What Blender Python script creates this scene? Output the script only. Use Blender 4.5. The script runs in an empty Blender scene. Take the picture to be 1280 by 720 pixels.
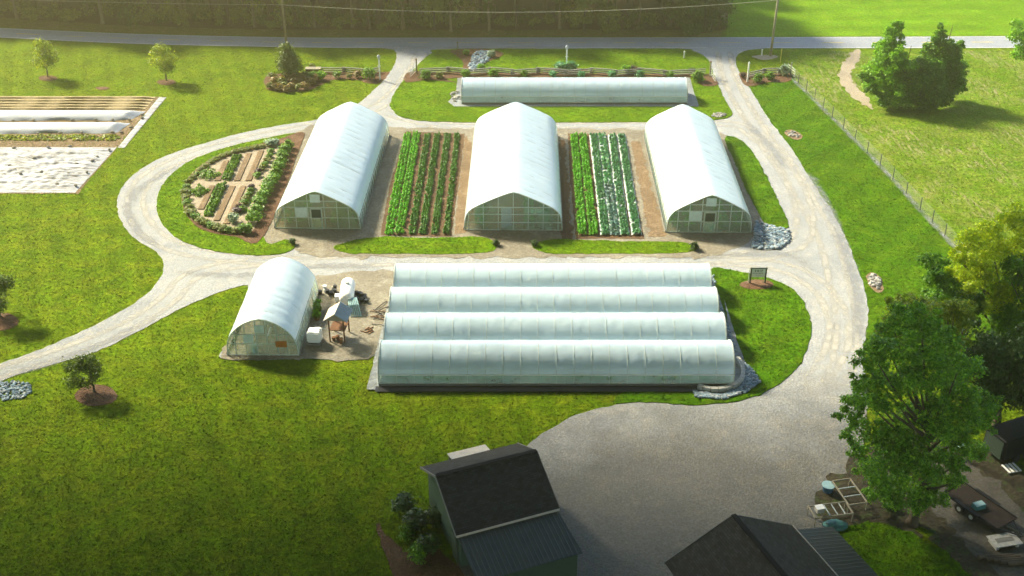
import bpy, bmesh, math, random
import numpy as np
from mathutils import Vector, Matrix, noise
from mathutils.geometry import tessellate_polygon
R = math.radians
random.seed(7); rng = np.random.default_rng(7)
sc = bpy.context.scene
COL = sc.collection

# ------------------------------------------------------------------ camera, light, exposure
CH, CF, CT = 51.0, 1450.0, R(30.1)
cam = bpy.data.objects.new('camera', bpy.data.cameras.new('camera')); COL.objects.link(cam)
cam.location = (0, 0, CH); cam.rotation_euler = (R(90) - CT, 0, 0)
cam.data.sensor_width = 36; cam.data.lens = 36 * CF / 1280
cam.data.clip_start = 0.5; cam.data.clip_end = 3000
sc.camera = cam
SUN_AZ, SUN_EL = R(-50), R(37)          # azimuth from +Y, negative = left
world = bpy.data.worlds.new("World"); sc.world = world; world.use_nodes = True
wn = world.node_tree.nodes; bg = wn['Background']
sky = wn.new('ShaderNodeTexSky'); sky.sky_type = 'NISHITA'; sky.sun_disc = False
sky.sun_elevation = SUN_EL; sky.sun_rotation = SUN_AZ % (2 * math.pi)
sky.dust_density = 0.3; sky.ozone_density = 2.0
world.node_tree.links.new(sky.outputs[0], bg.inputs[0]); bg.inputs[1].default_value = 0.15
sun = bpy.data.objects.new('sun', bpy.data.lights.new('sun', 'SUN')); COL.objects.link(sun)
sun.data.energy = 5.0; sun.data.angle = R(9); sun.data.color = (1.0, 0.91, 0.68)
sd = Vector((math.sin(SUN_AZ) * math.cos(SUN_EL), math.cos(SUN_AZ) * math.cos(SUN_EL), math.sin(SUN_EL)))
sun.rotation_euler = sd.to_track_quat('Z', 'Y').to_euler(); sun.location = sd * 300
sc.view_settings.view_transform = 'Standard'; sc.view_settings.look = 'None'
sc.view_settings.gamma = 1; sc.view_settings.exposure = 1.72
try:
    sc.cycles.use_denoising = True; sc.cycles.denoising_input_passes = 'RGB_ALBEDO_NORMAL'; sc.cycles.denoising_prefilter = 'ACCURATE'
    sc.cycles.max_bounces = 6; sc.cycles.transparent_max_bounces = 16; sc.cycles.volume_bounces = 0
    sc.cycles.volume_max_steps = 64
except Exception: pass

# ------------------------------------------------------------------ helpers: where a point of the place is
def ray(px, py):
    x = (px - 640) / CF; y = -(py - 360) / CF
    return Vector((x, math.cos(CT) + y * math.sin(CT), -math.sin(CT) + y * math.cos(CT)))
def G(px, py, z=0.0):
    d = ray(px, py); return Vector((0, 0, CH)) + d * ((z - CH) / d.z)
def V(px, py, Y):
    d = ray(px, py); return Vector((0, 0, CH)) + d * (Y / d.y)
def proj(p):
    v = Vector(p) - Vector((0, 0, CH)); zc = v.y * math.cos(CT) - v.z * math.sin(CT)
    yc = v.y * math.sin(CT) + v.z * math.cos(CT)
    return 640 + CF * v.x / zc, 360 - CF * yc / zc, zc

# ------------------------------------------------------------------ helpers: nodes / materials
def newmat(name):
    m = bpy.data.materials.new(name); m.use_nodes = True; nt = m.node_tree
    b = nt.nodes['Principled BSDF']; b.inputs['Specular IOR Level'].default_value = 0.25
    return m, nt, b
def N(nt, t, **k):
    n = nt.nodes.new(t)
    for a, v in k.items():
        if a in n.inputs: n.inputs[a].default_value = v
        else: setattr(n, a, v)
    return n
def pos(nt, scale=(1, 1, 1), rot=0):
    g = N(nt, 'ShaderNodeNewGeometry'); mp = N(nt, 'ShaderNodeMapping')
    mp.inputs['Scale'].default_value = scale; mp.inputs['Rotation'].default_value = (0, 0, rot)
    nt.links.new(g.outputs['Position'], mp.inputs['Vector']); return mp.outputs[0]
def nz(nt, vec, scale, detail=3, rough=.6, dist=0):
    n = N(nt, 'ShaderNodeTexNoise'); n.inputs['Scale'].default_value = scale; n.inputs['Detail'].default_value = detail
    n.inputs['Roughness'].default_value = rough; n.inputs['Distortion'].default_value = dist
    nt.links.new(vec, n.inputs['Vector']); return n.outputs['Fac']
def ramp(nt, fac, stops):
    r = N(nt, 'ShaderNodeValToRGB'); e = r.color_ramp.elements
    while len(e) < len(stops): e.new(0.5)
    for i, (p, c) in enumerate(stops):
        e[i].position = p
        if not isinstance(c, (tuple, list)): c = (c, c, c)
        e[i].color = (*c[:3], 1)
    nt.links.new(fac, r.inputs[0]); return r.outputs[0]
def mix(nt, fac, a, b, mode='MIX'):
    m = N(nt, 'ShaderNodeMix'); m.data_type = 'RGBA'; m.blend_type = mode
    for v, i in ((fac, 0), (a, 6), (b, 7)):
        if hasattr(v, 'links') or isinstance(v, bpy.types.NodeSocket): nt.links.new(v, m.inputs[i])
        else: m.inputs[i].default_value = v if i == 0 else (*v[:3], 1)
    return m.outputs[2]
def bump(nt, b, h, strength=.5, dist=.05):
    n = N(nt, 'ShaderNodeBump'); n.inputs['Strength'].default_value = strength; n.inputs['Distance'].default_value = dist
    nt.links.new(h, n.inputs['Height']); nt.links.new(n.outputs[0], b.inputs['Normal'])

def grass_mat(name, c1, c2, c3, straw=None, stripe=None, big=.05, straw_lo=.52):
    m, nt, b = newmat(name); p = pos(nt)
    col = mix(nt, ramp(nt, nz(nt, p, big, 4), [(.3, 0), (.7, 1)]), c1, c2)
    col = mix(nt, ramp(nt, nz(nt, p, .6, 5, .7), [(.45, 0), (.62, .8)]), col, c3)
    fine = nz(nt, p, 2.6, 6, .85)
    col = mix(nt, 1.0, col, ramp(nt, fine, [(.32, .35), (.5, 1.0), (.66, 1.8)]), 'MULTIPLY')
    col = mix(nt, 1.0, col, ramp(nt, nz(nt, p, .22, 5, .7), [(.3, .8), (.7, 1.2)]), 'MULTIPLY')
    if stripe:
        ang, per, amt = stripe
        pr = pos(nt, (1, 1, 1), ang); w = N(nt, 'ShaderNodeTexWave'); w.inputs['Scale'].default_value = 0.314 / per
        w.inputs['Distortion'].default_value = 1.2; w.inputs['Detail'].default_value = 1; w.inputs['Detail Scale'].default_value = .25
        nt.links.new(pr, w.inputs['Vector'])
        col = mix(nt, 1.0, col, ramp(nt, w.outputs['Fac'], [(.2, 1 - amt), (.8, 1 + amt)]), 'MULTIPLY')
    sc_ = nz(nt, p, .13, 6, .75, .8); w1 = ramp(nt, sc_, [(.56, 0), (.68, .3)])
    col = mix(nt, w1, col, mix(nt, fine, (c3[0] * .8, c3[1] * .75, c3[2]), (c3[0] * 1.9, c3[1] * 1.25, c3[2] * 4)))
    # small yellow tufts
    col = mix(nt, ramp(nt, nz(nt, p, 1.7, 3, .8), [(.62, 0), (.72, .5)]), col, (c3[0] * 1.5, c3[1] * 1.25, c3[2]))
    if straw:
        for ang, s, lo in straw:
            ps = pos(nt, (s[0], s[1], 1), ang)
            f = nz(nt, ps, 1.0, 7, .8, .15)
            f2 = nz(nt, p, .09, 4, .6, .8)
            mm = N(nt, 'ShaderNodeMath', operation='MULTIPLY'); nt.links.new(ramp(nt, f, [(lo, 0), (lo + .07, 1)]), mm.inputs[0])
            nt.links.new(ramp(nt, f2, [(.44, 0), (.6, 1)]), mm.inputs[1])
            col = mix(nt, mm.outputs[0], col, mix(nt, fine, (.20, .18, .07), (.40, .36, .2)))
    nt.links.new(col, b.inputs['Base Color']); b.inputs['Roughness'].default_value = .95
    b.inputs['Specular IOR Level'].default_value = .05
    bump(nt, b, fine, 1.0, .12); return m

def gravel_mat(name, c1, c2, c3=None, scale=6, b_=.5, patch=.16, weeds=0, far=None):
    m, nt, b = newmat(name); p = pos(nt)
    col = mix(nt, ramp(nt, nz(nt, p, patch, 5, .65, .6), [(.35, 0), (.65, 1)]), c1, c2)
    if c3: col = mix(nt, ramp(nt, nz(nt, p, patch * 3.7, 4, .7), [(.5, 0), (.68, 1)]), col, c3)
    v = N(nt, 'ShaderNodeTexVoronoi'); v.inputs['Scale'].default_value = scale; nt.links.new(p, v.inputs['Vector'])
    col = mix(nt, .7, col, ramp(nt, nz(nt, p, scale * .8, 4, .8), [(.3, .5), (.5, .97), (.7, 1.5)]), 'MULTIPLY')
    sp = ramp(nt, v.outputs['Color'], [(.0, .72), (1, 1.22)])
    col = mix(nt, .6, col, sp, 'MULTIPLY')
    if weeds: col = mix(nt, ramp(nt, nz(nt, p, .9, 6, .8), [(1 - weeds, 0), (1.03 - weeds, .8)]), col, (.05, .085, .02))
    if far:  # foreground shade painted in: gravel tinted darker toward the near side
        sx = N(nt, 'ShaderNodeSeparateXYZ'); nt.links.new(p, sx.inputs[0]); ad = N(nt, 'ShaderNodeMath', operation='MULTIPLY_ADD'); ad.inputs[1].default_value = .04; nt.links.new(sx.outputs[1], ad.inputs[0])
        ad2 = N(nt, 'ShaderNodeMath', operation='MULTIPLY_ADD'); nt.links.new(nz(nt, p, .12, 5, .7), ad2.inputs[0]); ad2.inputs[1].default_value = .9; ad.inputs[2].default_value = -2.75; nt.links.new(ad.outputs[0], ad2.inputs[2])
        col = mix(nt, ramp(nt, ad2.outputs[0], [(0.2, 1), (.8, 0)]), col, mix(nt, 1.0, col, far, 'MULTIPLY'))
    nt.links.new(col, b.inputs['Base Color']); b.inputs['Roughness'].default_value = .95
    bump(nt, b, v.outputs['Distance'], b_, .06); return m

def plain(name, c, rough=.6, metal=0, var=.15, scale=3, bumpy=0):
    m, nt, b = newmat(name); p = pos(nt)
    f = nz(nt, p, scale, 5, .7)
    col = mix(nt, 1.0, c, ramp(nt, f, [(.3, 1 - var), (.7, 1 + var)]), 'MULTIPLY')
    nt.links.new(col, b.inputs['Base Color']); b.inputs['Roughness'].default_value = rough; b.inputs['Metallic'].default_value = metal
    if bumpy: bump(nt, b, f, bumpy, .03)
    return m

def foliage(name, cols, trans=.35, spot=None):
    m, nt, b = newmat(name); g = N(nt, 'ShaderNodeNewGeometry'); p = pos(nt)
    n = len(cols)
    col = ramp(nt, g.outputs['Random Per Island'], [(i / max(1, n - 1), c) for i, c in enumerate(cols)])
    col = mix(nt, .55, col, ramp(nt, nz(nt, p, .8, 4, .7), [(.35, .6), (.65, 1.35)]), 'MULTIPLY')
    nt.links.new(col, b.inputs['Base Color']); b.inputs['Roughness'].default_value = .5
    b.inputs['Specular IOR Level'].default_value = .35
    t = N(nt, 'ShaderNodeBsdfTranslucent'); nt.links.new(mix(nt, 1, col, (1.5, 1.35, .5), 'MULTIPLY'), t.inputs[0])
    ms = N(nt, 'ShaderNodeMixShader'); ms.inputs[0].default_value = trans
    nt.links.new(b.outputs[0], ms.inputs[1]); nt.links.new(t.outputs[0], ms.inputs[2])
    nt.links.new(ms.outputs[0], nt.nodes['Material Output'].inputs[0]); return m

def film(name, c, alpha, trans, rough=.3, stain=None, gloss=.08, rib=0):
    """greenhouse plastic: part see-through, part scattering"""
    m, nt, b = newmat(name); p = pos(nt)
    col = mix(nt, ramp(nt, nz(nt, p, .5, 5, .7), [(.35, 0), (.7, 1)]), c, tuple(x * .93 for x in c))
    if stain: col = mix(nt, ramp(nt, nz(nt, p, 1.3, 5, .75), [(.5, 0), (.75, .6)]), col, stain)
    d = N(nt, 'ShaderNodeBsdfDiffuse'); t = N(nt, 'ShaderNodeBsdfTranslucent'); g = N(nt, 'ShaderNodeBsdfGlossy')
    g.inputs['Roughness'].default_value = rough; g.inputs[0].default_value = (1, 1, 1, 1)
    for x in (d, t): nt.links.new(col, x.inputs[0])
    a = N(nt, 'ShaderNodeMixShader'); a.inputs[0].default_value = trans
    nt.links.new(d.outputs[0], a.inputs[1]); nt.links.new(t.outputs[0], a.inputs[2])
    lw = N(nt, 'ShaderNodeFresnel'); lw.inputs[0].default_value = 1.4
    a2 = N(nt, 'ShaderNodeMixShader'); nt.links.new(lw.outputs[0], a2.inputs[0])
    nt.links.new(a.outputs[0], a2.inputs[1]); nt.links.new(g.outputs[0], a2.inputs[2])
    tr = N(nt, 'ShaderNodeBsdfTransparent')
    a3 = N(nt, 'ShaderNodeMixShader')
    af = ramp(nt, nz(nt, p, .35, 4, .6), [(.3, max(0, alpha - .08)), (.7, min(1, alpha + .08))])
    nt.links.new(af, a3.inputs[0]); nt.links.new(tr.outputs[0], a3.inputs[1]); nt.links.new(a2.outputs[0], a3.inputs[2])
    bn = N(nt, 'ShaderNodeBump'); bn.inputs['Strength'].default_value = .25; bn.inputs['Distance'].default_value = .05
    nt.links.new(nz(nt, p, 2.2, 4, .6, .8), bn.inputs['Height'])
    for x in (d, g): nt.links.new(bn.outputs[0], x.inputs['Normal'])
    nt.links.new(a3.outputs[0], nt.nodes['Material Output'].inputs[0]); return m

M = {}
M['lawn'] = grass_mat('lawn', (.076, .143, .002), (.105, .17, .003), (.15, .195, .006), stripe=(R(-20), 2.4, .06))
M['lawn_isl'] = grass_mat('lawn_island', (.068, .15, .002), (.095, .185, .003), (.13, .20, .006), big=.12)
M['lawn_right'] = grass_mat('lawn_right', (.042, .12, .002), (.062, .145, .002), (.09, .16, .005), stripe=(R(38), 3.2, .07))
M['pasture'] = grass_mat('pasture', (.08, .17, .005), (.12, .2, .01), (.18, .22, .03),
                         straw=[(R(33), (2.2, .35), .53), (R(20), (3.2, .7), .55), (R(45), (1.2, .3), .56)])
M['field'] = grass_mat('far_field', (.09, .21, .003), (.12, .24, .004), (.15, .25, .008), stripe=(R(88), 5, .07))
M['verge'] = grass_mat('verge', (.11, .13, .02), (.14, .12, .03), (.2, .16, .05))
M['gravel'] = gravel_mat('drive_gravel', (.335, .345, .35), (.26, .275, .29), (.37, .365, .345), scale=8, far=(.48, .45, .40))  # last tint paints the darkening of the near court into the gravel
M['court'] = gravel_mat('court_gravel', (.27, .265, .25), (.20, .205, .205), (.30, .28, .24))
M['yard'] = gravel_mat('yard_gravel', (.24, .215, .165), (.17, .15, .115), (.29, .27, .215), scale=5, weeds=.32)
M['pad'] = gravel_mat('grey_pad', (.25, .27, .28), (.2, .215, .22), scale=4)
M['soil'] = gravel_mat('soil', (.12, .07, .035), (.085, .05, .028), (.16, .10, .055), scale=4, b_=.8)
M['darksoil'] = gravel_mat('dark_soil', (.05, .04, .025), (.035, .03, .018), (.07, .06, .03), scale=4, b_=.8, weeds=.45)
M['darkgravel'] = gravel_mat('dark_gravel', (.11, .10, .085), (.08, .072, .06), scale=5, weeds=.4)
M['tansoil'] = gravel_mat('tan_soil', (.20, .135, .075), (.16, .11, .065), (.26, .19, .12), scale=5, b_=.6)
M['mulch'] = gravel_mat('mulch', (.12, .062, .032), (.09, .046, .025), (.17, .10, .06), scale=7, b_=1)
M['palepath'] = gravel_mat('pale_path', (.36, .30, .22), (.30, .25, .18), scale=6)
M['litter'] = gravel_mat('leaf_litter', (.09, .05, .018), (.06, .035, .012), (.13, .085, .03), scale=3, b_=1, patch=.4)
M['asphalt'] = gravel_mat('asphalt', (.30, .32, .35), (.26, .28, .31), scale=9, b_=.2)
M['yellow'] = plain('yellow_line', (.55, .42, .08)); M['whiteline'] = plain('white_line', (.55, .55, .52))
def softalpha(nt, b, sc_, lo, hi):
    at = N(nt, 'ShaderNodeAttribute', attribute_name='wear'); m_ = N(nt, 'ShaderNodeMath', operation='MULTIPLY')
    nt.links.new(ramp(nt, at.outputs['Fac'], [(0, 0), (.7, 1)]), m_.inputs[0]); nt.links.new(ramp(nt, nz(nt, pos(nt), sc_, 6, .75, .5), [(lo, 0), (lo + .3, hi)]), m_.inputs[1])
    nt.links.new(m_.outputs[0], b.inputs['Alpha'])
M['track'], _nt, _b = newmat('wheel_track')
_c = mix(_nt, nz(_nt, pos(_nt), 4, 5, .8), (.36, .345, .31), (.52, .50, .46)); _nt.links.new(_c, _b.inputs['Base Color'])
_b.inputs['Roughness'].default_value = .95
softalpha(_nt, _b, .55, .3, .8)
M['loose'], _nt, _b = newmat('loose_gravel')
_c = mix(_nt, nz(_nt, pos(_nt), 5, 5, .8), (.2, .215, .235), (.34, .35, .37)); _nt.links.new(_c, _b.inputs['Base Color'])
_b.inputs['Roughness'].default_value = .95
softalpha(_nt, _b, .7, .34, .75)

M['cover'] = film('white_cover', (.74, .90, 1.0), 1.0, .3, .3)
M['longcover'] = film('long_cover', (.72, .89, 1.0), .88, .32, .2)
M['curtain'] = film('side_curtain', (.5, .8, .76), .42, .4, .25, stain=(.22, .3, .2))
M['gable'] = film('gable_film', (.56, .85, .68), .32, .3, .15, stain=(.3, .33, .2))
M['gable_y'] = film('gable_film_yellowed', (.70, .84, .54), .34, .3, .15, stain=(.4, .36, .2))
M['frame'] = plain('galvanised_frame', (.50, .54, .50), .5, .2); M['wood'] = plain('pale_wood', (.27, .24, .18), .8)
M['paleframe'] = plain('pale_green_wood', (.46, .52, .44), .8)
M['panel'] = plain('pale_panel', (.55, .66, .64), .5); M['dark'] = plain('dark_screen', (.05, .07, .05), .5)
M['board'] = plain('grey_board', (.2, .19, .17), .9)
M['plasticwhite'] = film('white_fabric', (.44, .48, .54), 1.0, .2, .5)
M['groundtarp'], _nt, _b = newmat('fold_shade_tarp'); _p = pos(_nt, (.22, 1.9, 1), R(-4)); _p2 = pos(_nt, (.5, 3.5, 1), R(5))
_c = mix(_nt, ramp(_nt, nz(_nt, pos(_nt), .25, 5, .7), [(.35, 0), (.7, 1)]), (.43, .45, .49), (.33, .345, .37))
_c = mix(_nt, ramp(_nt, nz(_nt, _p, 1, 4, .6, .6), [(.455, 0), (.49, .85), (.505, .85), (.54, 0)]), _c, (.13, .115, .10))  # shade of the folds painted on as dark lines
_c = mix(_nt, ramp(_nt, nz(_nt, _p2, 1, 4, .7, .4), [(.485, 0), (.5, .6), (.515, 0)]), _c, (.16, .14, .12))
_nt.links.new(_c, _b.inputs['Base Color']); _b.inputs['Roughness'].default_value = .6
M['tarp'] = film('white_tarp', (.58, .57, .57), 1.0, .1, .6, stain=(.44, .42, .40))
M['mulchfilm'] = plain('mulch_film', (.38, .42, .42), .7, var=.3); M['white'] = plain('white_paint', (.86, .86, .84), .5, var=.05); M['black'] = plain('black_plastic', (.02, .02, .022), .5)
M['teal'] = plain('teal_plastic', (.05, .17, .17), .4); M['paleblue'] = plain('pale_blue_plastic', (.3, .46, .48), .4)
M['pole'] = plain('weathered_pole', (.30, .27, .2), .9, var=.3, scale=5); M['rail'] = plain('weathered_rail', (.26, .25, .23), .9, var=.35, scale=4)
M['bark'] = plain('bark', (.09, .07, .05), .95, var=.35, scale=6, bumpy=1); M['barkpale'] = plain('bark_pale', (.2, .16, .10), .95, var=.3, scale=5, bumpy=1)
M['stone'] = plain('blue_stone', (.27, .32, .36), .8, var=.4, scale=7); M['stonepale'] = plain('pale_stone', (.42, .40, .36), .85, var=.3, scale=5)
M['block'] = plain('wall_block', (.42, .41, .38), .9, var=.25, scale=4)
M['wire'] = plain('wire', (.35, .33, .26), .5, .3); M['fencewire'] = plain('fence_wire', (.16, .18, .15), .5, .3)
M['deckboard'] = plain('dark_deck', (.035, .025, .02), .9, var=.4); M['rust'] = plain('rusty_wood', (.16, .08, .04), .9, var=.4); M['orange'] = plain('orange_wood', (.45, .16, .03), .7)
M['greenwall'] = plain('green_siding', (.05, .085, .055), .8, var=.1)
M['tin'] = plain('tan_metal_roof', (.52, .45, .36), .5, .1); M['greytin'] = plain('grey_metal_roof', (.26, .33, .38), .4, .2)

def shingle(name, c):
    m, nt, b = newmat(name); tc = N(nt, 'ShaderNodeTexCoord'); br = N(nt, 'ShaderNodeTexBrick')
    br.inputs['Scale'].default_value = 1.0; br.inputs['Brick Width'].default_value = .32; br.inputs['Row Height'].default_value = .15
    br.inputs['Mortar Size'].default_value = .012; br.inputs['Color1'].default_value = (*c, 1)
    br.inputs['Color2'].default_value = (*[x * 2.6 for x in c], 1); br.inputs['Mortar'].default_value = (*[x * .4 for x in c], 1)
    nt.links.new(tc.outputs['UV'], br.inputs['Vector'])
    col = mix(nt, .8, br.outputs['Color'], ramp(nt, nz(nt, pos(nt), 3, 5, .8), [(.3, .45), (.7, 1.7)]), 'MULTIPLY')
    nt.links.new(col, b.inputs['Base Color']); b.inputs['Roughness'].default_value = .9
    bump(nt, b, br.outputs['Fac'], -.5, .02); return m
M['shingle'] = shingle('dark_shingle', (.022, .020, .019))
M['shingle2'] = shingle('brown_shingle', (.026, .023, .020))
def seam(name, c):
    m, nt, b = newmat(name); tc = N(nt, 'ShaderNodeTexCoord'); w = N(nt, 'ShaderNodeTexWave'); w.inputs['Scale'].default_value = 1.05
    nt.links.new(tc.outputs['UV'], w.inputs['Vector'])
    col = mix(nt, 1, c, ramp(nt, nz(nt, pos(nt), 1.5, 4, .7), [(.3, .8), (.7, 1.2)]), 'MULTIPLY')
    col = mix(nt, ramp(nt, w.outputs['Fac'], [(.86, 0), (.97, .45)]), col, tuple(x * 2 for x in c))
    nt.links.new(col, b.inputs['Base Color']); b.inputs['Roughness'].default_value = .45; b.inputs['Metallic'].default_value = .3
    bump(nt, b, ramp(nt, w.outputs['Fac'], [(.8, 0), (.95, 1)]), .8, .03); return m
M['seam'] = seam('seamed_metal', (.045, .055, .055)); M['seam2'] = seam('ribbed_metal', (.04, .046, .045))

F = {}
F['maple'] = foliage('maple_leaves', [(.07, .19, .015), (.13, .31, .025), (.25, .47, .045)], .5)
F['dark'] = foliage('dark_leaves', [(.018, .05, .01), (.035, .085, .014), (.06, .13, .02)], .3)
F['thicket'] = foliage('thicket_leaves', [(.04, .13, .01), (.08, .2, .014), (.14, .3, .02)], .45)
F['gold'] = foliage('golden_leaves', [(.26, .40, .01), (.42, .55, .015), (.62, .70, .03)], .5)
F['yellowgreen'] = foliage('yellow_green_leaves', [(.12, .22, .012), (.2, .29, .02), (.36, .40, .03)], .45)
F['copse'] = foliage('copse_leaves', [(.06, .18, .01), (.11, .26, .014), (.18, .36, .025)], .5)
F['copselight'] = foliage('copse_light_leaves', [(.10, .27, .008), (.16, .36, .012), (.23, .45, .02)], .5)
F['box'] = foliage('boxwood_leaves', [(.07, .18, .008), (.11, .25, .012), (.17, .33, .02)], .35)
F['hedge'] = foliage('hedge_leaves', [(.11, .15, .015), (.15, .2, .02), (.2, .22, .035)], .25)
F['plum'] = foliage('plum_leaves', [(.05, .02, .03), (.08, .04, .05), (.07, .07, .04)], .2)
F['silver'] = foliage('silver_leaves', [(.2, .3, .2), (.3, .4, .3)], .2)
F['red'] = foliage('russet_leaves', [(.2, .13, .04), (.26, .18, .06), (.2, .2, .04)], .3)
F['lettuce'] = foliage('bright_crop', [(.08, .3, .004), (.12, .42, .008), (.18, .52, .012)], .4)
F['crop'] = foliage('dark_crop', [(.03, .13, .006), (.05, .2, .01), (.09, .28, .015)], .35)
F['kale'] = foliage('kale_crop', [(.03, .17, .06), (.06, .26, .1), (.14, .38, .2)], .3)
F['bluekale'] = foliage('blue_kale_crop', [(.05, .14, .12), (.10, .22, .2), (.16, .3, .26)], .2)
F['wood'] = foliage('woodland_leaves', [(.10, .15, .015), (.15, .20, .02), (.22, .26, .03)], .35)
F['wooddark'] = foliage('woodland_dark_leaves', [(.03, .08, .01), (.05, .12, .015), (.09, .17, .02)], .4)
F['young'] = foliage('young_tree_leaves', [(.045, .09, .01), (.08, .14, .015), (.13, .19, .02)], .4)

# ------------------------------------------------------------------ helpers: objects
def tag(o, label=None, cat=None, group=None, kind=None):
    if label: o['label'] = label
    if cat: o['category'] = cat
    if group: o['group'] = group
    if kind: o['kind'] = kind
    return o
def empty(name, loc, rz=0, **k):
    o = bpy.data.objects.new(name, None); COL.objects.link(o); o.location = loc; o.rotation_euler = (0, 0, rz)
    o.empty_display_size = .3; return tag(o, **k)
def link(name, me, mat=None, parent=None, loc=(0, 0, 0), rz=0, **k):
    o = bpy.data.objects.new(name, me); COL.objects.link(o)
    if mat and not me.materials: me.materials.append(mat)
    o.location = loc; o.rotation_euler = (0, 0, rz)
    if parent: o.parent = parent
    return tag(o, **k)
def copytree(o, parent=None):
    c = o.copy(); COL.objects.link(c)
    if parent is not None: c.parent = parent
    for ch in o.children: copytree(ch, c)
    return c
class MB:
    def __init__(s): s.v = []; s.f = []
    def add(s, vs, fs):
        n = len(s.v); s.v += [tuple(v) for v in vs]; s.f += [tuple(i + n for i in f) for f in fs]; return s
    def box(s, c, d, rz=0, tilt=None):
        M_ = Matrix.Rotation(rz, 3, 'Z')
        if tilt is not None: M_ = M_ @ tilt
        vs = [Vector(c) + M_ @ Vector((x * d[0] / 2, y * d[1] / 2, z * d[2] / 2)) for x in (-1, 1) for y in (-1, 1) for z in (-1, 1)]
        return s.add(vs, [(0, 1, 3, 2), (4, 6, 7, 5), (0, 4, 5, 1), (2, 3, 7, 6), (0, 2, 6, 4), (1, 5, 7, 3)])
    def bar(s, a, b, w, h=None):
        a, b = Vector(a), Vector(b); d = (b - a); L = d.length
        if L < 1e-5: return s
        q = d.to_track_quat('Z', 'Y').to_matrix(); h = h or w
        vs = [a + q @ Vector((x * w / 2, y * h / 2, z * L)) for z in (0, 1) for x, y in ((-1, -1), (1, -1), (1, 1), (-1, 1))]
        return s.add(vs, [(3, 2, 1, 0), (4, 5, 6, 7), (0, 1, 5, 4), (1, 2, 6, 5), (2, 3, 7, 6), (3, 0, 4, 7)])
    def tube(s, pts, rad, n=8, cap=True):
        pts = [Vector(p) for p in pts]
        if not hasattr(rad, '__len__'): rad = [rad] * len(pts)
        base = len(s.v)
        for i, p in enumerate(pts):
            d = pts[min(i + 1, len(pts) - 1)] - pts[max(i - 1, 0)]
            q = d.to_track_quat('Z', 'Y').to_matrix()
            for k in range(n):
                a = 2 * math.pi * k / n; s.v.append(tuple(p + q @ Vector((math.cos(a) * rad[i], math.sin(a) * rad[i], 0))))
        for i in range(len(pts) - 1):
            for k in range(n):
                a = base + i * n + k; b_ = base + i * n + (k + 1) % n
                s.f.append((a, b_, b_ + n, a + n))
        if cap:
            s.f.append(tuple(base + k for k in reversed(range(n)))); s.f.append(tuple(base + (len(pts) - 1) * n + k for k in range(n)))
        return s
    def blob(s, c, r, seed=0, rough=.25, seg=10, rings=7):
        c = Vector(c); r = r if hasattr(r, '__len__') else (r, r, r); base = len(s.v)
        vs = [];
        for i in range(rings + 1):
            th = math.pi * i / rings
            for k in range(seg):
                ph = 2 * math.pi * k / seg
                u = Vector((math.sin(th) * math.cos(ph), math.sin(th) * math.sin(ph), math.cos(th)))
                m = 1 + rough * noise.noise(u * 2.1 + Vector((seed * 3.7, seed, 0))) * 2
                vs.append(c + Vector((u.x * r[0], u.y * r[1], u.z * r[2])) * m)
        fs = [(i * seg + k, (i + 1) * seg + k, (i + 1) * seg + (k + 1) % seg, i * seg + (k + 1) % seg) for i in range(rings) for k in range(seg)]
        return s.add(vs, fs)
    def mesh(s, name, smooth=False):
        me = bpy.data.meshes.new(name); me.from_pydata(s.v, [], s.f); me.validate()
        if smooth: me.polygons.foreach_set('use_smooth', [True] * len(me.polygons))
        me.update(); return me
    def build(s, name, mat=None, parent=None, smooth=False, **k):
        return link(name, s.mesh(name, smooth), mat, parent, **k)

def catmull(pts, closed=True, step=.5):
    P = [Vector(p) for p in pts]; n = len(P); out = []
    rngi = range(n) if closed else range(n - 1)
    for i in rngi:
        if closed: p0, p1, p2, p3 = P[i - 1], P[i], P[(i + 1) % n], P[(i + 2) % n]
        else: p0, p1, p2, p3 = P[max(i - 1, 0)], P[i], P[i + 1], P[min(i + 2, n - 1)]
        L = (p2 - p1).length; k = max(1, int(L / step))
        for j in range(k):
            t = j / k
            out.append(.5 * ((2 * p1) + (p2 - p0) * t + (2 * p0 - 5 * p1 + 4 * p2 - p3) * t * t + (3 * p1 - p0 - 3 * p2 + p3) * t ** 3))
    if not closed: out.append(P[-1])
    return out
def outline(px, smooth=True, step=.45, jit=.12, closed=True):
    P = [G(x, y) for x, y in px]
    if smooth: P = catmull(P, closed, step)
    else:
        Q = []
        for i in range(len(P)):
            a, b = P[i], P[(i + 1) % len(P)]; k = max(1, int((b - a).length / step))
            Q += [a.lerp(b, j / k) for j in range(k)]
        P = Q
    out = []
    for p in P:
        j1 = noise.noise(Vector((p.x * 1.3, p.y * 1.3, 3.1))) + .6 * noise.noise(Vector((p.x * 4, p.y * 4, 9)))
        j2 = noise.noise(Vector((p.x * 1.3, p.y * 1.3, 7.7))) + .6 * noise.noise(Vector((p.x * 4, p.y * 4, 5)))
        out.append(Vector((p.x + j1 * jit * 1.5, p.y + j2 * jit * 1.5, 0)))
    return out
LAYERS = []
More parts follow.
